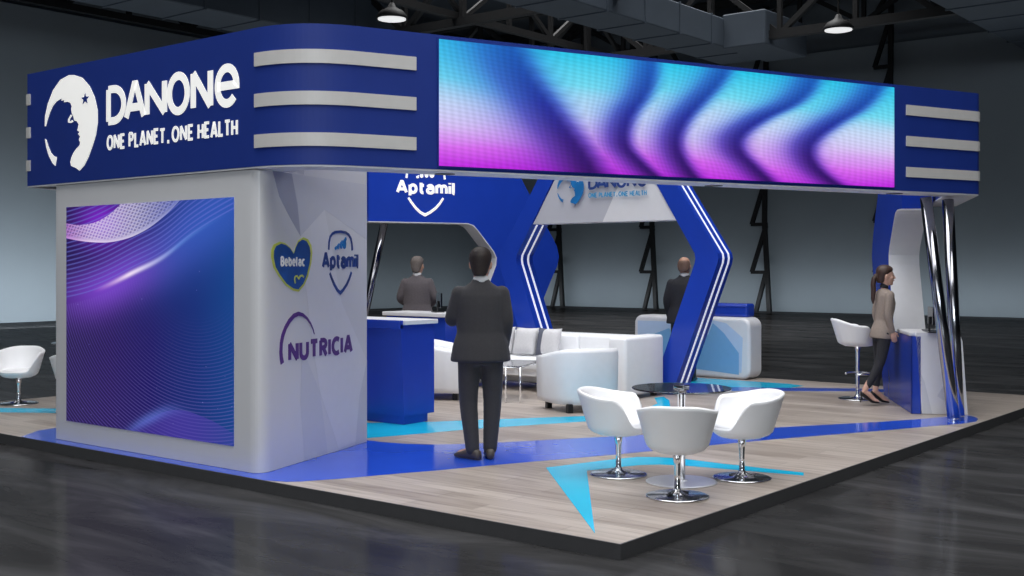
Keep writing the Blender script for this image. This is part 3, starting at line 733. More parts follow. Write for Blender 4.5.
a = [(.312, .838), (.297, .88), (.289, .93), (.296, 1.0), (.318, 1.06), (.36, 1.12), (.418, 1.172), (.49, 1.212), (.56, 1.226), (.63, 1.214), (.70, 1.182), (.76, 1.135), (.80, 1.085), (.82, 1.045)]
add_stroke(bm, ft, a, [.046, .044, .042, .040, .040, .038, .038, .036, .034, .028, .020, .014, .010, .005], .001, .006); link_mesh('arc', bm, PURPLE, nl)
bm = bm_new(); add_text(bm, ft, 'NUTRICIA', .405, 1.50, .838, 1.006, .040, .001, .006, gap=.12); link_mesh('lettering', bm, PURPLE, nl)['label'] = 'purple lettering'

# ------------------------------------------------------------------ hexagon portal with the name sign
po = thing('hexagon_portal', 'blue hexagonal portal frame with white sign and light strips in mid stand', 'portal frame')
fp = Frame((7.0, 4.93), (0, -1), (-1, 0))     # local x = 4.93 - v ; w positive toward the viewer
OUT = [(1.09, .004), (1.735, 1.66), (1.745, 1.72), (1.735, 1.78), (.71, 3.32)]
INN = [(.78, .004), (1.415, 1.66), (1.425, 1.72), (1.415, 1.78), (.47, 3.30)]
DEP = .38
def leg_profile(s): return [(s * x, z) for x, z in OUT] + [(s * x, z) for x, z in INN[::-1]]
for s in (1, -1):
    bm = bm_new(); add_plate(bm, fp, leg_profile(s), -DEP, 0); link_mesh('leg', bm, BLUE, po)
bm = bm_new(); add_plate(bm, fp, [(-.71, 3.32), (.71, 3.32), (.80, 3.18), (-.80, 3.18)], -DEP, 0); link_mesh('top_beam', bm, BLUE, po)
for s in (1, -1):
    for side, prof in ((1, OUT), (-1, INN)):
        for d in (.11, .25):
            pts = [(s * x, z) for x, z in prof]
            if side < 0: pts = pts[:3] + [pts[3]] + [(s * 1.155, 2.20)]
            bm = bm_new(); V = []
            for x, z in pts:
                for ww, e in ((-d, -.01), (-d - .036, -.01), (-d - .036, .006), (-d, .006)):
                    V.append(bm.verts.new(fp(x + s * side * e, z, ww)))
            for i in range(len(pts) - 1):
                for k in range(4):
                    bm.faces.new((V[i * 4 + k], V[i * 4 + (k + 1) % 4], V[(i + 1) * 4 + (k + 1) % 4], V[(i + 1) * 4 + k]))
            bm.faces.new(V[:4][::-1]); bm.faces.new(V[-4:])
            link_mesh('light_strip', bm, LED_STRIP, po)
sg = [(-1.14, 2.205), (1.14, 2.205), (.53, 3.18), (-.53, 3.18)]
bm = bm_new(); add_plate(bm, fp, sg, -.30, -.02); sp = link_mesh('sign_panel', bm, WHITE, po); sp['label'] = 'white faceted sign panel'
for poly, m in (([(-1.135, 2.207), (.02, 2.207), (.26, 2.66), (.26, 3.17), (-.53, 3.17)], FAC_D2), ([(.02, 2.207), (1.135, 2.207), (.85, 2.66), (.26, 2.66)], FAC_L)):
    bm = bm_new(); add_plate(bm, fp, poly, -.0195, -.0180); link_mesh('facet_print', bm, m, sp)
sign = thing('sign_logo', None, None); sign.parent = sp
k = .495
# full-size sign: lettering starts at 1.38 and its baseline is 2.857
gp = Frame((6.985, 4.93), (0, -1), (-1, 0))
wordmark(sign, gp, k, -.184 - 1.38 * k, 2.638 - .487 * k, TEALP, NAVYP, CYANP, WHITE, .006)

# ------------------------------------------------------------------ the two blue arches at the back corners
def arch(name, lab, P, d, n, smax, top, th=.36):
    t = thing(name, lab, 'arch')
    fr = Frame(P, d, (-n[0], -n[1]))      # local x = s, w>0 toward the stand's middle
    so = [(.80, .004), (.10, 1.50), (.03, 1.63), (0, 1.78), (.03, 1.92), (.11, 2.08), (.26, 2.31), (.95, top)]
    if top < 2.6: so = so[:7] + [(.34, top)]
    si = [(1.80, .004), (1.18, 1.52), (1.13, 1.64), (1.12, 1.76), (1.17, 1.86), (1.46, 2.20), (1.52, 2.26), (1.62, 2.29), (smax, 2.29)]
    prof = so + [(smax, top)] + si[::-1]
    bm = bm_new(); add_plate(bm, fr, prof, -th, 0); link_mesh('arch_panel', bm, BLUE, t)
    lin_ = offset_line(si, 0); l2 = [(x + (.0 if i >= 7 else .016), z - (.012 if i >= 6 else 0)) for i, (x, z) in enumerate(si)]
    bm = bm_new()
    rim = si + l2[::-1]
    V = [[bm.verts.new(fr(x, z, w)) for x, z in L] for L in (si, l2) for w in (-th - .004, .006)]
    a0, a1, b0, b1 = V; nn = len(si)
    for i in range(nn - 1):
        bm.faces.new((a0[i], a0[i + 1], a1[i + 1], a1[i])); bm.faces.new((b0[i], b1[i], b1[i + 1], b0[i + 1]))
        bm.faces.new((a1[i], a1[i + 1], b1[i + 1], b1[i])); bm.faces.new((a0[i], b0[i], b0[i + 1], a0[i + 1]))
    bm.faces.new((a0[0], a1[0], b1[0], b0[0])); bm.faces.new((a0[-1], b0[-1], b1[-1], a1[-1]))
    link_mesh('opening_lining', bm, WHITE, t)['label'] = 'white lining of the opening'
    return t, fr
a1, f1 = arch('portal_arch', 'blue arch with white shield logo behind the left counters', (9.3, 7.31), (-.917, .399), (.399, .917), 3.24, 3.45)
fa = Frame((9.3 - .917 * 2.806, 7.31 + .399 * 2.806), (.917, -.399), (-.399, -.917))
lg = thing('shield_logo', None, None); lg.parent = a1; lg['label'] = 'white shield logo'
shield_mark(lg, fa, 1.46, -.951 * 1.46, 2.712, LETTER_LIT, LETTER_LIT, .008)
a3, f3 = arch('portal_arch', 'blue arch with broad white lining behind the woman', (9.3, 2.157), (-.85, -.527), (.527, -.85), 1.86, 3.45, th=.35)

# ------------------------------------------------------------------ leaning chrome poles
def pole(a, b, lab, r=.062):
    t = thing('support_pole', lab, 'pole', (b[0], b[1], 0), 0, 'leaning chrome support poles')
    bm = bm_new(); dx, dy = a[0] - b[0], a[1] - b[1]
    add_tube(bm, [(0, 0, .026), (dx * .5, dy * .5, HB / 2), (dx, dy, HB - .024)], r, 28); link_mesh('shaft', bm, POLE, t, True)
    bm = bm_new(); add_lathe(bm, [(r - .003, .0035), (r - .003, .05)], 28); link_mesh('foot', bm, CHROME, t)
pole((6.72, .555), (6.72, .265), 'chrome pole leaning under the right front canopy end, the left one of the pair')
pole((7.30, .513), (6.955, .29), 'chrome pole of the right pair standing nearest the platform corner edge')
pole((7.42, 9.36), (6.95, 9.58), 'chrome pole leaning in the left arch opening by the tower edge')

# ------------------------------------------------------------------ counters
# near left counter
t = thing('reception_counter', 'tall blue counter with white top standing right of the white tower', 'counter')
bm = bm_new(); add_box(bm, 2.85, 3.30, 4.50, 6.0, .09, 1.02); bmesh.ops.translate(bm, verts=[v for v in bm.verts if v.co.z > .9 and v.co.x < 3.0], vec=(-.05, 0, 0)); link_mesh('body', bm, BLUE, t)
bm = bm_new(); add_box(bm, 2.86, 3.22, 4.52, 5.98, 0.004, .09); link_mesh('plinth', bm, BLUE, t)
bm = bm_new(); add_box(bm, 2.84, 3.33, 4.47, 6.02, 1.02, 1.066, .006, 2); link_mesh('worktop', bm, WHITE, t)['label'] = 'white worktop'
bm = bm_new(); add_box(bm, 2.785, 2.838, 4.50, 6.0, .98, 1.066, .004, 1); link_mesh('front_rail', bm, BLUE, t)
# counter behind the man in the grey suit's desk
t = thing('reception_counter', 'blue counter with white top in front of the grey suited man', 'counter')
bm = bm_new(); add_box(bm, 6.02, 6.46, 6.80, 7.92, .002, .93); link_mesh('body', bm, BLUE, t)
bm = bm_new(); add_box(bm, 5.97, 6.50, 6.76, 7.96, .93, .985, .01, 2); link_mesh('worktop', bm, WHITE, t)['label'] = 'white worktop'
# right counter
def local(o, d):
    d = Vector(d).normalized(); return Matrix(((d.x, -d.y, 0, o[0]), (d.y, d.x, 0, o[1]), (0, 0, 1, 0), (0, 0, 0, 1)))
M = local((7.04, .73), (.866, .5))     # local x along the counter, local -y outward
ang = math.atan2(.5, .866)
t = thing('reception_counter', 'blue sided counter with white rounded end beside the chrome poles', 'counter', (7.04, .73, 0), ang)
bm = bm_new()
end = [(-.02, .004), (-.50, .004), (-.445, .80), (-.425, .86), (-.38, .892), (.03, .892), (.045, .87), (.035, .80)]
fe = Frame((0, 0), (0, 1), (-1, 0)); add_plate(bm, fe, end, -.06, 0); link_mesh('end_panel', bm, WHITE, t)['label'] = 'white end panel'
bm = bm_new(); add_plate(bm, fe, [(-.03, .006), (-.13, .006), (-.05, .35), (-.01, .45)], .0002, .002); add_plate(bm, fe, [(-.18, .20), (-.36, .52), (-.30, .12)], .0002, .002); link_mesh('facet_print', bm, FAC_M, t)
bm = bm_new(); add_box(bm, .06, .80, -.43, -.01, .004, .85); link_mesh('body', bm, BLUE, t)
bm = bm_new(); add_box(bm, .0, 1.5, .074, .088, .004, .85); add_box(bm, .0, .06, -.01, .088, .004, .85); link_mesh('side_panel', bm, BLUE, t)
bm = bm_new(); add_box(bm, .06, .83, -.44, .10, .85, .892, .012, 2); link_mesh('worktop', bm, WHITE, t)['label'] = 'white worktop'
# white counter at the back
t = thing('reception_counter', 'long white rounded counter with pale blue facets behind the hexagon portal', 'counter')
def rbox_profile(y0, y1, z0, z1, r, n=7):
    L = []
    for cx_, cz_, a0 in ((y1 - r, z0 + r, -90), (y1 - r, z1 - r, 0), (y0 + r, z1 - r, 90), (y0 + r, z0 + r, 180)):
        L += arc(cx_, cz_, r, r, a0, a0 + 90, n)
    return L
fb = Frame((9.32, 4.98), (0, -1), (-1, 0))
pr = rbox_profile(-.92, 1.03, .004, .888, .13)
bm = bm_new(); add_plate(bm, fb, pr, -.40, 0)
bm.normal_update()
es = [e for e in bm.edges if abs((e.verts[0].co - e.verts[1].co).x) < 1e-5 and len(e.link_faces) == 2 and abs(abs(e.link_faces[0].normal.x) - abs(e.link_faces[1].normal.x)) > .5]
bmesh.ops.bevel(bm, geom=es, offset=.05, segments=4, affect='EDGES', profile=.5)
cb = link_mesh('shell', bm, WHITE, t)
for poly, m in (([(-.85, .12), (-.85, .80), (-.1, .80), (.2, .83), (.45, .84), (.66, .80), (.92, .60), (.90, .10)], PALEBLUE), ([(.14, .40), (.14, .12), (.86, .07), (.86, .38), (.62, .66), (.44, .80), (.36, .62), (.27, .76)], SKYBLUE), ([(-.85, .12), (-.2, .12), (.14, .40), (-.3, .7), (-.85, .5)], SKYBLUE)):
    bm = bm_new(); add_plate(bm, fb, poly, .0005, .003 if m is SKYBLUE else .002); link_mesh('facet_print', bm, m, t)
bm = bm_new(); add_box(bm, 9.46, 9.70, 4.06, 5.0, .888, 1.085, .035, 4); add_box(bm, 9.45, 9.71, 4.07, 5.0, 1.03, 1.06, .01, 2); link_mesh('raised_shelf', bm, BLUE, t, True)['label'] = 'blue raised shelf'

# monitors and keyboard
def monitor(lab, loc, rz, w=.36, h=.22):
    t = thing('monitor', lab, 'monitor', loc, rz)
    bm = bm_new(); add_box(bm, -w / 2, w / 2, -.012, .012, .07, .07 + h, .006, 2); link_mesh('display', bm, SCREENB, t)
    bm = bm_new(); add_box(bm, -.02, .02, .012, .03, .01, .16, .004, 1); link_mesh('stand', bm, BLACK, t)
    bm = bm_new(); add_box(bm, -.09, .09, -.05, .09, .001, .012, .004, 1); link_mesh('base', bm, BLACK, t)
monitor('black monitor on the white counter top beside the grey suited man', (6.25, 7.12, .985), math.radians(60), .22, .20)
monitor('dark monitor seen edge on at the counter by the woman', (7.52, .77, .892), ang, .3, .2)
bm = bm_new(); add_box(bm, -.17, .17, -.07, .07, 0, .018, .006, 2)
o = link_mesh('keyboard', bm, SCREENB); o.location = (7.22, .66, .8922); o.rotation_euler = (0, 0, ang)
tag(o, 'black keyboard lying on the white counter top near the woman', 'keyboard')

# ------------------------------------------------------------------ swivel chairs
def shell_mesh(zb=.315, seat=.385, scale=1., back=.655, armh=.605, front=.385):
    bm = bm_new(); N = 56; J = 14
    def smooth(a, b, x):
        x = max(0, min(1, (x - a) / (b - a))); return x * x * (3 - 2 * x)
    def rim(th):    # th: 0 at the front (+y)
        a = abs(((th + PI) % (2 * PI)) - PI)
        s = smooth(math.radians(40), math.radians(82), a)
        return front + (armh - front) * s + (back - armh) * smooth(math.radians(88), math.radians(165), a)
    def R(th): return (.30 * math.sin(th), .322 * math.cos(th) - .005)
    def taper(z):
        h = max(0., (z - zb) / (.66 - zb)); return .46 + .22 * min(1., h / .14) ** .5 + .32 * h
    rows = []
    for j in range(J + 1):
        w = j / J; row = []
        for i in range(N):
            th = 2 * PI * i / N; h = rim(th); z = zb + (h - zb) * w
            f = taper(z)
            x, y = R(th); row.append((x * f, y * f, z))
        rows.append(row)
    t = .034
    inner = []
    for j in range(J, -1, -1):
        w = j / J; row = []
        for i in range(N):
            th = 2 * PI * i / N; h = rim(th) - .004; z = seat + (h - seat) * w
            f = taper(z)
            x, y = R(th); L = math.hypot(x, y) * f; q = (L - t) / L
            row.append((x * f * q, y * f * q, z))
        inner.append(row)
    mid = []
    for a, b in zip(rows[-1], inner[0]): mid.append(((a[0] + b[0]) / 2, (a[1] + b[1]) / 2, max(a[2], b[2]) + .012))
    allr = rows + [mid] + inner
    V = [[bm.verts.new(Vector(p) * scale) for p in r] for r in allr]
    for a, b in zip(V, V[1:]):
        for i in range(N): bm.faces.new((a[i], a[(i + 1) % N], b[(i + 1) % N], b[i]))
    c0 = bm.verts.new(Vector((0, 0, zb - .004)) * scale); c1 = bm.verts.new(Vector((0, 0, seat + .012)) * scale)
    for i in range(N):
        bm.faces.new((V[0][(i + 1) % N], V[0][i], c0)); bm.faces.new((V[-1][i], V[-1][(i + 1) % N], c1))
    return bm
def swivel_base(t, zt, r=.222):
    bm = bm_new(); add_lathe(bm, [(r, .0036), (r, .011), (r - .012, .015), (.085, .018), (.05, .028), (.030, .045), (.027, .06)], 48)
    b = link_mesh('base', bm, CHROME, t, False)
    for p in b.data.polygons: p.use_smooth = True
    bm = bm_new(); add_lathe(bm, [(.021, .058), (.021, .16), (.0235, zt - .08), (.034, zt - .012), (.075, zt - .004), (.075, zt + .003)], 28); link_mesh('column', bm, CHROME, t, True)
    bm = bm_new()
    for k in range(4):
        a = PI / 4 + k * PI / 2; bar(bm, (.02 * math.cos(a), .02 * math.sin(a), .045), (.10 * math.cos(a), .10 * math.sin(a), .021), .014)
    link_mesh('star_rib', bm, CHROME, t)
chair0 = thing('swivel_chair', 'white tub swivel chair nearest the platform corner, its back toward us', 'chair', (1.402, .447, 0), 0, 'white tub swivel chairs on chrome discs')
link_mesh('shell', shell_mesh(), SHELL, chair0, True)
bm = bm_new(); add_lathe(bm, [(.15, .380), (.205, .384), (.212, .394), (.19, .408), (.05, .414)], 40); link_mesh('seat_pad', bm, SHELL, chair0, True)
swivel_base(chair0, .312)
def face(o, tx, ty): o.rotation_euler[2] = math.atan2(ty - o.location.y, tx - o.location.x) - PI / 2
TBL = (1.88, .70)
face(chair0, *TBL)
def chair(x, y, tx, ty, lab):
    c = copy_tree(chair0); c.location = (x, y, 0); face(c, tx, ty); c['label'] = lab; return c
chair(1.862, 1.243, 2.05, .60, 'white tub swivel chair on the cyan band, opening to the right')
chair(2.326, .429, 1.75, .85, 'white tub swivel chair nearest the platform right edge, opening to the left')
chair(1.34, 9.327, .55, 8.6, 'white tub swivel chair left of the white tower')
chair(1.40, 8.17, 1.9, 8.9, 'white tub swivel chair half hidden behind the left edge of the tower')
# bar stool
t = thing('bar_stool', 'white tub bar stool on a chrome column behind the woman', 'stool', (8.00, 1.825, 0))
bm = shell_mesh(.315, .42, 1., .64, .56, .42); bmesh.ops.translate(bm, verts=bm.verts[:], vec=(0, 0, .335)); link_mesh('shell', bm, SHELL, t, True)
bm = bm_new(); add_lathe(bm, [(.15, .745), (.205, .75), (.215, .765), (.19, .785), (.05, .79)], 40); link_mesh('seat_pad', bm, SHELL, t, True)
swivel_base(t, .648, .23)
bm = bm_new(); add_tube(bm, [(.16 * math.cos(a), .16 * math.sin(a) + .02, .315) for a in [math.radians(30 + 300 * i / 24 - 90 + 30) for i in range(25)]], .011, 8); bar(bm, (-.15, .02, .315), (.15, .02, .315), .02); link_mesh('foot_ring', bm, CHROME, t, True)
face(t, 8.6, 1.0)

# ------------------------------------------------------------------ tables
def bistro(lab, x, y, h, rt, rb, group):
    t = thing('bistro_table', lab, 'table', (x, y, 0), 0, group)
    bm = bm_new(); add_lathe(bm, [(rt - .004, h - .010), (rt, h - .006), (rt, h), (rt - .004, h + .003)], 64); link_mesh('glass_top', bm, GLASS, t)['label'] = 'round glass top'
    bm = bm_new(); add_lathe(bm, [(.028, .018), (.028, h - .05), (.03, h - .03), (.06, h - .022), (.06, h - .0115)], 28); link_mesh('column', bm, CHROME, t, True)
    bm = bm_new(); add_box(bm, -.045, .045, -.045, .045, h + .0035, h + .022, .006, 2); link_mesh('top_cap', bm, CHROME, t)
    bm = bm_new(); add_lathe(bm, [(rb, .0022), (rb, .008), (rb - .01, .012), (.05, .016), (.03, .024)], 56); link_mesh('base', bm, SATIN, t)
bistro('round glass bistro table between the three front swivel chairs', 1.905, .71, .705, .37, .265, 'round glass bistro tables')
bistro('round glass table left of the white tower', 1.86, 8.78, .72, .37, .265, 'round glass bistro tables')
t = thing('coffee_table', 'low glass coffee table on thin chrome legs before the white sofa', 'table', (5.08, 4.76, 0), math.atan2(.37, .93))
bm = bm_new(); add_box(bm, -.02, .86, -.02, .56, .43, .442, .003, 1); link_mesh('glass_top', bm, GLASS, t)
bm = bm_new()
add_tube(bm, [(0, 0, .42), (.84, 0, .42), (.84, .54, .42), (0, .54, .42), (0, 0, .42)], .009, 8); link_mesh('rail', bm, CHROME, t, True)
for x, y in ((0, 0), (.84, 0), (.84, .54), (0, .54), (0, .18)):
    bm = bm_new(); add_tube(bm, [(x, y, .002), (x, y, .425)], .011, 10); link_mesh('leg', bm, CHROME, t, True)

# ------------------------------------------------------------------ sofa, armchairs, cushions
t = thing('sofa', 'long white leather sofa with high arms in front of the hexagon portal', 'sofa')
bm = bm_new(); add_box(bm, 6.58, 6.88, 3.93, 6.62, .06, .75, .05, 4); link_mesh('backrest', bm, LEATHER, t, True)
for y0, y1 in ((3.91, 4.17), (6.40, 6.64)):
    bm = bm_new(); add_box(bm, 6.05, 6.93, y0, y1, .05, .765, .045, 4); link_mesh('armrest', bm, LEATHER, t, True)
bm = bm_new(); add_box(bm, 6.12, 6.60, 4.17, 6.40, .20, .30, .02, 2); link_mesh('seat_frame', bm, LEATHER, t, True)
for y0, y1 in ((4.172, 4.91), (4.915, 5.655), (5.66, 6.398)):
    bm = bm_new(); add_box(bm, 6.06, 6.60, y0, y1, .27, .45, .055, 4); link_mesh('seat_cushion', bm, LEATHER, t, True)
    bm = bm_new(); add_box(bm, 6.47, 6.62, y0, y1, .44, .745, .04, 4); link_mesh('back_cushion', bm, LEATHER, t, True)
for x, y in ((6.15, 4.0), (6.82, 4.0), (6.15, 6.54), (6.82, 6.54)):
    bm = bm_new(); add_box(bm, x - .03, x + .03, y - .03, y + .03, .002, .06); link_mesh('foot', bm, BLACK, t)
# armchairs
def armchair(lab, x, y, rz):
    t = thing('tub_armchair', lab, 'armchair', (x, y, 0), rz, 'white leather tub armchairs')
    N = 40
    def ring(rx, ry, z, back, fr):   # U-shaped plan, front (+y) open between the arms
        pts = []
        for i in range(N + 1):
            a = math.radians(-28 + (236) * i / N) + PI    # sweep round the back
            pts.append((rx * math.cos(a), ry * math.sin(a), z))
        return pts
    def U(w, dpt, z):
        # arms straight forward, round back
        pts = [(w, dpt, z), (w, dpt * .45, z)]
        for i in range(17):
            a = -PI * i / 16; ca = math.cos(a); sa = math.sin(a)
            e = .72
            pts.append((w * math.copysign(abs(ca) ** e, ca), .02 - (.36) * abs(sa) ** e * (w / .40), z))
        pts += [(-w, dpt * .45, z), (-w, dpt, z)]
        return pts
    bm = bm_new()
    def zt(p): return .60 + .105 * max(0., min(1., (.30 - p[1]) / .55))
    rows = []
    for w, zf in ((.375, 0.), (.395, .12), (.40, .6), (.405, .92), (.395, 1.)):
        rows.append([(x_, y_, .09 + (zt((x_, y_)) - .09) * zf) for x_, y_, _ in U(w, .34, 0)])
    for w, zf in ((.31, 1.), (.295, .92), (.29, .0)):
        rows.append([(x_, y_, (.09 if zf == 0 else .09 + (zt((x_, y_)) - .09) * zf)) for x_, y_, _ in U(w, .34, 0)])
    V = [[bm.verts.new(p) for p in r] for r in rows]
    for k in range(len(V)):
        a, b = V[k], V[(k + 1) % len(V)]
        for i in range(len(a) - 1): bm.faces.new((a[i], a[i + 1], b[i + 1], b[i]))
    bm.faces.new([r[0] for r in V]); bm.faces.new([r[-1] for r in V][::-1])
    link_mesh('tub_shell', bm, LEATHER, t, True)
    for o in (t,): pass
    bm = bm_new(); add_box(bm, -.29, .29, -.24, .35, .09, .30, .03, 3); link_mesh('seat_base', bm, LEATHER, t, True)
    bm = bm_new(); add_box(bm, -.285, .285, -.24, .36, .30, .43, .05, 4); link_mesh('seat_cushion', bm, LEATHER, t, True)
    for sx in (-.28, .28):
        for sy in (-.24, .27):
            bm = bm_new(); add_box(bm, sx - .03, sx + .03, sy - .03, sy + .03, .002, .10); link_mesh('foot', bm, BLACK, t)
    return t
ac = armchair('white tub armchair beside the cyan band, its rounded back toward us', 5.06, 3.86, 0)
face(ac, 5.50, 4.75)
ac2 = armchair('white tub armchair behind the front man, beyond the tall blue counter', 5.00, 5.95, 0)
face(ac2, 5.45, 5.0)
def cushion(lab, loc, rot, two=False):
    t = thing('throw_cushion', lab, 'cushion', loc, 0, 'throw cushions on the white sofa'); t.rotation_euler = rot
    n = 12; w = .37
    def pil(bm, i0, i1):
        for sgn_ in (1, -1):
            g = {}
            for i in range(i0, i1 + 1):
                for j in range(n + 1):
                    a, b = i / n * 2 - 1, j / n * 2 - 1
                    th = .075 * max(0., (1 - a ** 4) * (1 - b ** 4)) ** .6
                    pin = 1 - .06 * (1 - abs(a) ** 2) * abs(b) ** 3 - .06 * (1 - abs(b) ** 2) * abs(a) ** 3
                    g[i, j] = bm.verts.new((a * w / 2 * pin, sgn_ * th, b * w / 2 * pin + w / 2))
            for i in range(i0, i1):
                for j in range(n): bm.faces.new((g[i, j], g[i + 1, j], g[i + 1, j + 1], g[i, j + 1]))
        bmesh.ops.remove_doubles(bm, verts=bm.verts[:], dist=.0006)
    if two:
        bm = bm_new(); pil(bm, 4, n); link_mesh('cover', bm, CUSH, t, True)
        bm = bm_new(); pil(bm, 0, 4); link_mesh('side_band', bm, CUSH_D, t, True)['label'] = 'slate coloured side band'
    else:
        bm = bm_new(); pil(bm, 0, n); link_mesh('cover', bm, CUSH, t, True)
    return t
def cush_rot(yaw, lean): return (Matrix.Rotation(yaw, 3, 'Z') @ Matrix.Rotation(lean, 3, 'X')).to_euler()
cushion('pale grey cushion with a slate side, rightmost of the cushions on the sofa', (6.27, 5.27, .462), cush_rot(math.radians(-90), math.radians(-14)), True)
cushion('plain pale grey cushion in the middle of the sofa cushions', (6.27, 5.65, .462), cush_rot(math.radians(-88), math.radians(-16)))
cushion('pale grey cushion at the left arm of the sofa, beside the front man', (6.27, 6.03, .462), cush_rot(math.radians(-92), math.radians(-14)))

# ------------------------------------------------------------------ people
def fused(name, bm, m, parent, voxel=.011, smooth_it=4):
    """weld overlapping closed volumes into one continuous surface"""
    me = bpy.data.meshes.new(name + '_raw'); bmesh.ops.recalc_face_normals(bm, faces=bm.faces[:]); bm.to_mesh(me); bm.free()
    o = bpy.data.objects.new(name, me); COL.objects.link(o)
    r = o.modifiers.new('fuse', 'REMESH'); r.mode = 'VOXEL'; r.voxel_size = voxel; r.use_smooth_shade = True
    s = o.modifiers.new('soften', 'SMOOTH'); s.factor = .5; s.iterations = smooth_it
    dg = bpy.context.evaluated_depsgraph_get(); ev = o.evaluated_get(dg)
    me2 = bpy.data.meshes.new_from_object(ev); me2.name = name
    o.modifiers.clear(); o.data = me2; bpy.data.meshes.remove(me)
    me2.materials.clear(); me2.materials.append(m)
    for p in me2.polygons: p.use_smooth = True
    o.parent = parent
    return o
def limb(bm, pts, rad, seg=14):
    """tube with balls at the joints, refined between the joints"""
    P, Rr = [], []
    for i in range(len(pts) - 1):
        a, b = Vector(pts[i]), Vector(pts[i + 1])
        for k in range(6):
            f = k / 6; P.append(a.lerp(b, f)); Rr.append(rad[i] + (rad[i + 1] - rad[i]) * f)
    P.append(Vector(pts[-1])); Rr.append(rad[-1])
    # round the bend a little
    for _ in range(2): P = [P[0]] + [(P[i - 1] + P[i] * 2 + P[i + 1]) / 4 for i in range(1, len(P) - 1)] + [P[-1]]
    add_tube(bm, P, Rr, seg)
    for p, r in ((P[0], Rr[0]), (P[-1], Rr[-1])): add_ball(bm, p, r * .98, 12)
def add_hand(bm, wrist, fdir, pnorm, side):
    """palm, four bent fingers of unequal length and a thumb leaving the palm's side"""
    w = Vector(wrist); f = Vector(fdir).normalized(); n = Vector(pnorm); n = (n - f * n.dot(f)).normalized(); s = f.cross(n) * side
    k0 = w - f * .02
    add_tube(bm, [k0, w + f * .02, w + f * .055, w + f * .09], [(.024, .020), (.031, .018), (.038, .016), (.036, .013)], 12) if False else None
    V = []
    for dist, hw, ht in ((-.02, .024, .020), (.015, .028, .019), (.05, .037, .016), (.088, .038, .012)):
        c = w + f * dist
        V.append([bm.verts.new(c + s * (hw * math.cos(2 * PI * q / 12)) + n * (ht * math.sin(2 * PI * q / 12))) for q in range(12)])
    for a, b in zip(V, V[1:]):
        for q in range(12): bm.faces.new((a[q], a[(q + 1) % 12], b[(q + 1) % 12], b[q]))
    bm.faces.new(V[0][::-1]); bm.faces.new(V[-1])
    for off, ln in ((.029, .072), (.010, .082), (-.010, .076), (-.028, .058)):
        p0 = w + f * .08 + s * off; d = f.copy(); P = [p0]
        for q, (fr_, cv) in enumerate(((.45, .25), (.32, .40), (.23, .35))):
            d = (d * math.cos(cv) + n * math.sin(cv)).normalized(); P.append(P[-1] + d * ln * fr_)
        add_tube(bm, P, [.0092, .0088, .008, .0068], 8)
    p0 = w + f * .022 + s * .026
    P = [p0, p0 + (s * .8 + f * .6).normalized() * .03, p0 + (s * .8 + f * .6).normalized() * .03 + (f + n * .35 + s * .15).normalized() * .05]
    add_tube(bm, P, [.013, .011, .008], 8)
def xf_head(p, piv, R): return piv + R @ (Vector(p) - piv) + Vector((0, 0, -.038))
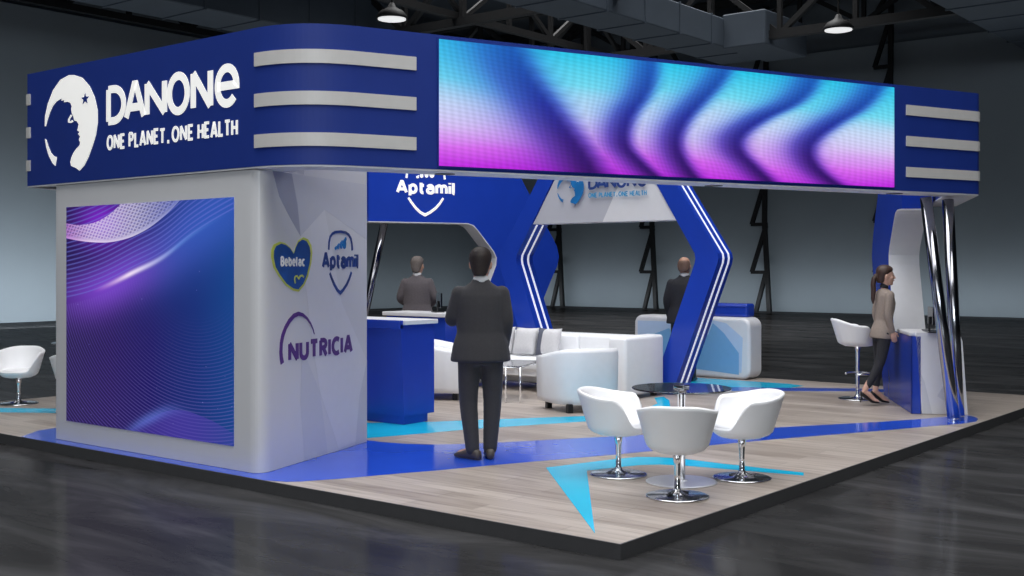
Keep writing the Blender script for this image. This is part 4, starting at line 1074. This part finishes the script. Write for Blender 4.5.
def person(lab, loc, heading, hgt, pose, mats, female=False, hair_kind='short'):
    """standing figure; local +y is where it faces, +x its right-hand side"""
    t = thing('person', lab, 'person', (loc[0], loc[1], loc[2]), math.atan2(heading[1], heading[0]) - PI / 2)
    k = hgt / 1.78; t.scale = (k, k, k); t.rotation_euler[0] = -math.radians(pose.get('lean', 0.))
    sw = .172 if female else .192
    hipw = .088 if female else .09
    hipx = pose.get('hipx', 0.)
    g = lambda key, d: Vector(pose.get(key, d))
    SR, SL = Vector((sw, 0, 1.40)), Vector((-sw, 0, 1.40))
    bs = .80 if female else .95
    ER, EL = g('er', (sw + .05, -.02, 1.14)), g('el', (-sw - .05, -.02, 1.14))
    WR, WL = g('wr', (sw + .05, .08, .90)), g('wl', (-sw - .05, .08, .90))
    HR, HL = Vector((hipw, 0, .90)), Vector((-hipw, 0, .90))
    KR, KL = g('kr', (.10, .02, .49)), g('kl', (-.10, .02, .49))
    AR, AL = g('ar', (.11, -.01, .09)), g('al', (-.11, -.01, .09))
    piv = Vector((0, -.005, 1.50)); yaw, pitch = pose.get('head', (0, 0))
    hs = 1.05 if female else 1.09
    R = Matrix.Rotation(yaw, 3, 'Z') @ Matrix.Rotation(-pitch, 3, 'X') @ Matrix.Diagonal((hs * 1.04, hs, hs * .985 if not female else hs))
    heel = pose.get('heel', 0.)
    # --- body: one welded surface
    bm = bm_new()
    add_rings(bm, [(z_, x_, y_, a_ * bs, b_ * bs) for z_, x_, y_, a_, b_ in [(.86, 0, 0, .13, .09), (.95, 0, 0, .14, .10), (1.05, 0, 0, .13, .09), (1.2, 0, 0, .14, .095), (1.33, 0, 0, .15, .09), (1.41, 0, -.005, .12, .07), (1.46, 0, -.01, .07, .055)]], 20)
    add_tube(bm, [(0, -.02, 1.42), (0, -.008, 1.49), xf_head((0, .0, 1.58), piv, R)], [.060 if not female else .05, .058 if not female else .045, .060 if not female else .046], 16)
    vs0 = set(bm.verts)
    add_rings(bm, [(1.548, 0, .052, .020, .022), (1.553, 0, .048, .034, .036), (1.572, 0, .034, .052, .060), (1.60, 0, .018, .063, .082), (1.64, 0, .008, .070, .094), (1.68, 0, .003, .074, .098), (1.715, 0, -.004, .073, .096), (1.745, 0, -.008, .062, .082), (1.765, 0, -.01, .044, .060), (1.778, 0, -.01, .018, .026)], 22)
    add_tube(bm, [(0, .094, 1.685), (0, .108, 1.662), (0, .122, 1.637), (0, .098, 1.628)], [.009, .011, .015, .010], 10)      # nose
    add_tube(bm, [(-.036, .086, 1.690), (0, .099, 1.692), (.036, .086, 1.690)], [.008, .010, .008], 8)                            # brow
    add_tube(bm, [(-.022, .094, 1.604), (0, .102, 1.606), (.022, .094, 1.604)], [.005, .009, .005], 8)                            # lips
    add_ball(bm, (0, .078, 1.566), (.022, .02, .018), 10)                                                                        # chin
    for s in (1, -1):
        add_ball(bm, (s * .047, .066, 1.64), (.024, .02, .024), 10)                                                               # cheek
        add_ball(bm, (s * .077, -.004, 1.650), (.009, .020, .033), 10); add_ball(bm, (s * .081, -.010, 1.660), (.008, .015, .02), 10)
    for v in bm.verts:
        if v not in vs0: v.co = xf_head(v.co, piv, R)
    for s, A, E_, W in ((1, SR, ER, WR), (-1, SL, EL, WL)):
        limb(bm, [A + Vector((-math.copysign(.03, A.x), 0, -.02)), E_, W], [.038, .034, .024])
        hd = pose.get('hand_r' if s > 0 else 'hand_l')
        if hd: add_hand(bm, W, hd[0], hd[1], s)
        else: add_hand(bm, W, (W - E_), Vector((-s, .3, 0)), s)
    for H, K_, A in ((HR, KR, AR), (HL, KL, AL)): limb(bm, [H, K_, A], [.075, .05, .036])
    for A, s in ((AR, 1), (AL, -1)):
        fd = Vector(pose.get('foot_r' if s > 0 else 'foot_l', (s * .15, 1, 0))).normalized()
        hz = heel
        add_tube(bm, [A + Vector((0, 0, -.01)) - fd * .03, A + fd * .06 + Vector((0, 0, -.035 - hz * .3)), A + fd * .14 + Vector((0, 0, -.055 - hz)), A + fd * .19 + Vector((0, 0, -.062 - hz))], [.032, .034, .032, .018], 12)
    fused('body', bm, mats['skin'], t, .007, 3)
    bm = bm_new()
    for s in (1, -1): add_ball(bm, xf_head((s * .031, .087, 1.672), piv, R), (.010, .008, .006), 10)
    link_mesh('eyes', bm, EYEW, t, True)
    if female:
        bm = bm_new(); add_tube(bm, [xf_head(p, piv, R) for p in ((-.02, .098, 1.604), (0, .110, 1.606), (.02, .098, 1.604))], [.003, .007, .003], 8); link_mesh('mouth', bm, LIPS, t, True)
    # --- hair
    bm = bm_new()
    if hair_kind == 'bald':
        rr = [(1.585, 0, -.055, .050, .036), (1.61, 0, -.040, .069, .060), (1.65, 0, -.032, .0775, .072), (1.69, 0, -.030, .0795, .076), (1.715, 0, -.032, .074, .072), (1.735, 0, -.034, .06, .06)]
    else:
        rr = [(1.575, 0, -.060, .045, .032), (1.60, 0, -.047, .058, .050), (1.635, 0, -.038, .068, .064), (1.675, 0, -.028, .079, .078), (1.705, 0, -.018, .086, .092), (1.735, 0, -.006, .084, .104), (1.765, 0, -.004, .070, .092), (1.787, 0, -.006, .048, .064), (1.798, 0, -.006, .02, .03)]
    add_rings(bm, rr, 22)
    if hair_kind == 'ponytail':
        add_ball(bm, (0, -.115, 1.66), (.026, .026, .03), 10)
        add_tube(bm, [(0, -.10, 1.67), (0, -.135, 1.63), (0, -.145, 1.56), (.0, -.140, 1.48), (0, -.150, 1.38), (0, -.145, 1.32)], [.024, .030, .032, .030, .024, .008], 12)
    for v in bm.verts: v.co = xf_head(v.co, piv, R)
    fused('hair', bm, mats['hair'], t, .008, 2)
    # --- clothing
    bm = bm_new()
    if female:
        add_rings(bm, [(.83, 0, -.005, .184, .140), (.87, 0, -.005, .182, .140), (.95, 0, -.003, .168, .128), (1.06, 0, .005, .128, .100), (1.18, 0, .012, .142, .112), (1.29, 0, .018, .158, .122), (1.38, 0, .004, .160, .105), (1.43, 0, -.008, .13, .082), (1.465, 0, -.012, .075, .062)], 24)
    else:
        add_rings(bm, [(.815, 0, -.005, .256, .160), (.84, 0, -.005, .256, .160), (.95, 0, -.004, .238, .150), (1.06, 0, 0, .202, .134), (1.18, 0, .004, .208, .136), (1.30, 0, .002, .218, .134), (1.37, 0, -.006, .212, .118), (1.42, 0, -.010, .180, .098), (1.455, 0, -.012, .128, .082), (1.485, 0, -.012, .083, .070), (1.508, 0, -.012, .070, .066)], 24)
    sr = (.060, .050, .038) if female else (.068, .060, .048)
    for A, E_, W in ((SR, ER, WR), (SL, EL, WL)):
        W2 = E_ + (W - E_) * .96
        limb(bm, [A + Vector((-math.copysign(.012, A.x), 0, -.012)), E_, W2], sr)
    if female:
        b2 = bm_new(); add_rings(b2, [(.88, 0, .050, .060, .095), (1.0, 0, .048, .062, .080), (1.12, 0, .050, .062, .080), (1.24, 0, .058, .062, .092), (1.33, 0, .050, .055, .085), (1.42, 0, .02, .045, .055)], 20); link_mesh('top', b2, SUIT3, t, True)['label'] = 'black top under the open blazer'
    fused('jacket' if not female else 'blazer', bm, mats['jacket'], t, .011, 5)
    bm = bm_new(); add_tube(bm, [(0, -.016, 1.475), (0, -.012, 1.508), (0, -.008, 1.517)], [.068, .066, .064] if not female else [.054, .050, .049], 20); link_mesh('shirt_collar', bm, SHIRT if not female else SUIT3, t, True)
    bm = bm_new()
    cuff = pose.get('cuff', .97)
    tk = .90 if female else 1.
    add_rings(bm, [(z_, x_, y_, a_ * tk, b_ * tk) for z_, x_, y_, a_, b_ in [(.79, 0, 0, .155, .11), (.86, 0, -.005, .168, .122), (.95, 0, -.002, .158, .112), (1.03, 0, 0, .145 if not female else .12, .1)]], 22)
    lr = (.092, .064, .044) if female else (.108, .080, .060)
    for H, K_, A in ((HR, KR, AR), (HL, KL, AL)):
        A2 = K_ + (A + Vector((0, 0, -.02)) - K_) * cuff
        limb(bm, [H, K_, A2], lr)
    fused('trousers', bm, mats['trousers'], t, .011, 5)
    for A, s in ((AR, 1), (AL, -1)):
        fd = Vector(pose.get('foot_r' if s > 0 else 'foot_l', (s * .15, 1, 0))).normalized(); up = Vector((0, 0, 1)); sd = fd.cross(up)
        bm = bm_new()
        gz = pose.get('ground_r' if s > 0 else 'ground_l', 0.)
        base = Vector((A.x, A.y, gz))
        V = []
        if female:
            prof = [(-.055, .016, heel + .012, heel + .075), (-.03, .027, heel + .004, heel + .062), (.03, .030, heel * .55 + .004, heel * .6 + .045), (.10, .036, .004, .040), (.15, .034, .003, .034), (.19, .020, .003, .022), (.205, .006, .004, .014)]
        else:
            prof = [(-.085, .022, .004, .06), (-.07, .034, .002, .085), (-.02, .038, .002, .095), (.05, .042, .002, .085), (.11, .048, .002, .062), (.17, .044, .002, .046), (.205, .030, .003, .034), (.22, .010, .006, .022)]
        for dist, hw, zl, zh in prof:
            c = base + fd * dist; zc = (zl + zh) / 2; hh = (zh - zl) / 2
            V.append([bm.verts.new(c + sd * (hw * math.copysign(abs(math.cos(2 * PI * q / 16)) ** .8, math.cos(2 * PI * q / 16))) + up * (zc + hh * math.copysign(abs(math.sin(2 * PI * q / 16)) ** .8, math.sin(2 * PI * q / 16)))) for q in range(16)])
        for a, b in zip(V, V[1:]):
            for q in range(16): bm.faces.new((a[q], a[(q + 1) % 16], b[(q + 1) % 16], b[q]))
        bm.faces.new(V[0][::-1]); bm.faces.new(V[-1])
        if female: add_tube(bm, [base - fd * .042 + up * (heel + .02), base - fd * .045 + up * .002], [.014, .006], 8)
        link_mesh('shoe', bm, mats['shoe'], t, True)
    return t
FWD = (.7796, .6264); RIGHT = (.6263, -.7795)
def mixdir(a): # heading, degrees to the right of the camera's forward direction
    a = math.radians(a); return (FWD[0] * math.cos(a) + RIGHT[0] * math.sin(a), FWD[1] * math.cos(a) + RIGHT[1] * math.sin(a))
# front man: back to us, left forearm raised in front, right hand in the pocket
person('man in a charcoal suit standing on the blue floor band, back to us', (1.785, 2.575, .003), mixdir(-8), 1.775,
       dict(el=(-.250, .04, 1.15), wl=(-.17, .26, 1.20), hand_l=((.45, .5, .55), (.6, .2, -.4)), er=(.222, -.02, 1.15), wr=(.20, .09, .90), hand_r=((-.3, .3, -1), (-1, .2, 0)),
            kr=(.105, .02, .49), ar=(.078, -.01, .09), kl=(-.105, .02, .49), al=(-.072, -.05, .09), foot_l=(-.6, .8, 0), foot_r=(.05, 1, 0), head=(math.radians(-14), math.radians(-4))),
       dict(skin=SKIN, hair=HAIR, jacket=SUIT, trousers=SUIT, shoe=SHOE))
person('man in a brownish grey suit behind the counter under the white shield logo', (6.84, 8.10, .003), mixdir(6), 1.775,
       dict(el=(-.27, .0, 1.14), wl=(-.17, .22, 1.05), er=(.27, .0, 1.14), wr=(.17, .22, 1.05), head=(math.radians(-12), 0)),
       dict(skin=SKIN, hair=HAIR_G, jacket=SUIT2, trousers=SUIT2, shoe=SHOE_B))
person('balding man in a black suit half hidden behind the portal right leg', (8.64, 4.62, .003), mixdir(12), 1.77,
       dict(el=(-.25, .0, 1.14), wl=(-.21, .12, .90), er=(.26, .0, 1.14), wr=(.17, .2, 1.0), head=(math.radians(-10), 0)),
       dict(skin=SKIN, hair=HAIR_T, jacket=SUIT3, trousers=SUIT3, shoe=SHOE_B), hair_kind='bald')
person('woman in a taupe blazer and black trousers with a ponytail, at the right counter', (7.600, 1.424, .020), mixdir(84), 1.625,
       dict(er=(.19, -.03, 1.14), wr=(.18, .055, .93), el=(-.20, -.02, 1.14), wl=(-.18, .05, .93), hand_r=((0, .35, -1), (-1, .2, 0)),
            lean=4, kr=(.085, -.03, .53), ar=(.075, -.21, .165), kl=(-.085, .025, .53), al=(-.075, -.005, .165), foot_r=(0, 1, 0), foot_l=(-.05, 1, 0), heel=.075, cuff=.80, head=(math.radians(-6), math.radians(-4))),
       dict(skin=SKIN_W, hair=HAIR_W, jacket=BLAZER, trousers=TROUS, shoe=SHOE_B), female=True, hair_kind='ponytail')

# ------------------------------------------------------------------ light
def area(name, loc, target, sx, sy, power, col=(1, 1, 1), spread=180.):
    l = bpy.data.lights.new(name, 'AREA'); l.shape = 'RECTANGLE'; l.size = sx; l.size_y = sy; l.energy = power; l.color = col; l.spread = math.radians(spread)
    o = bpy.data.objects.new(name, l); COL.objects.link(o); o.location = loc
    d = Vector(target) - Vector(loc); q = d.to_track_quat('-Z', 'Y'); o.rotation_euler = q.to_euler()
    return o
area('hall_light_overhead', (2.0, 2.6, 9.5), (3.0, 3.4, 0), 13, 13, 1250, spread=125)
area('front_fill', (-12, -5, 6.5), (2, 3.4, 1.2), 10, 6, 230)  # added fill from the camera side for the upright faces
area('hall_fill', (-26, -17, 8.5), (30, 24, 5), 16, 5, 2300, (.84, .93, 1.0))
# strip lights added without fixtures, brightening the two walls towards the floor
area('wall_fill_left', (2, 27.1, .30), (2, 30.8, .4), 28, .25, 610, (.86, .94, 1.0), 150)
area('wall_fill_corner', (26, 28.8, .30), (26, 30.8, .4), 17, .25, 40, (.86, .94, 1.0), 150)
area('wall_fill_right', (34.1, 7, .30), (35.9, 7, .4), 44, .25, 168, (.86, .94, 1.0), 150)
area('rear_floor_fill', (22, 15, 11.6), (22, 15, 0), 12, 12, 1250, (1, 1, 1), 100)  # added fill up by the roof, lifts the dark far floor
area('roof_fill', (18, 14, 7.0), (18, 14, 12), 26, 26, 330, (.86, .94, 1.0), 150)  # added fill hanging free and facing up, brightens ducts and ceiling
w = bpy.data.worlds.new('hall_ambient'); S.world = w; w.use_nodes = True
w.node_tree.nodes['Background'].inputs[0].default_value = (.8, .9, 1, 1); w.node_tree.nodes['Background'].inputs[1].default_value = .05

# ------------------------------------------------------------------ camera
cd = bpy.data.cameras.new('camera'); cam = bpy.data.objects.new('camera', cd); COL.objects.link(cam)
cd.sensor_width = 36.; cd.lens = 1154. / 1024. * 36.; cd.shift_y = -20. / 1024.; cd.clip_end = 200
cam.location = (-5.608, -3.703, 1.6)
f = Vector((.7796, .6264, 0)).normalized()
cam.rotation_euler = f.to_track_quat('-Z', 'Y').to_euler()
S.camera = cam
S.view_settings.view_transform = 'Standard'; S.view_settings.look = 'None'; S.view_settings.gamma = 1.; S.view_settings.exposure = 0.; S.view_settings.use_curve_mapping = False
try: S.cycles.use_denoising = True
except Exception: pass
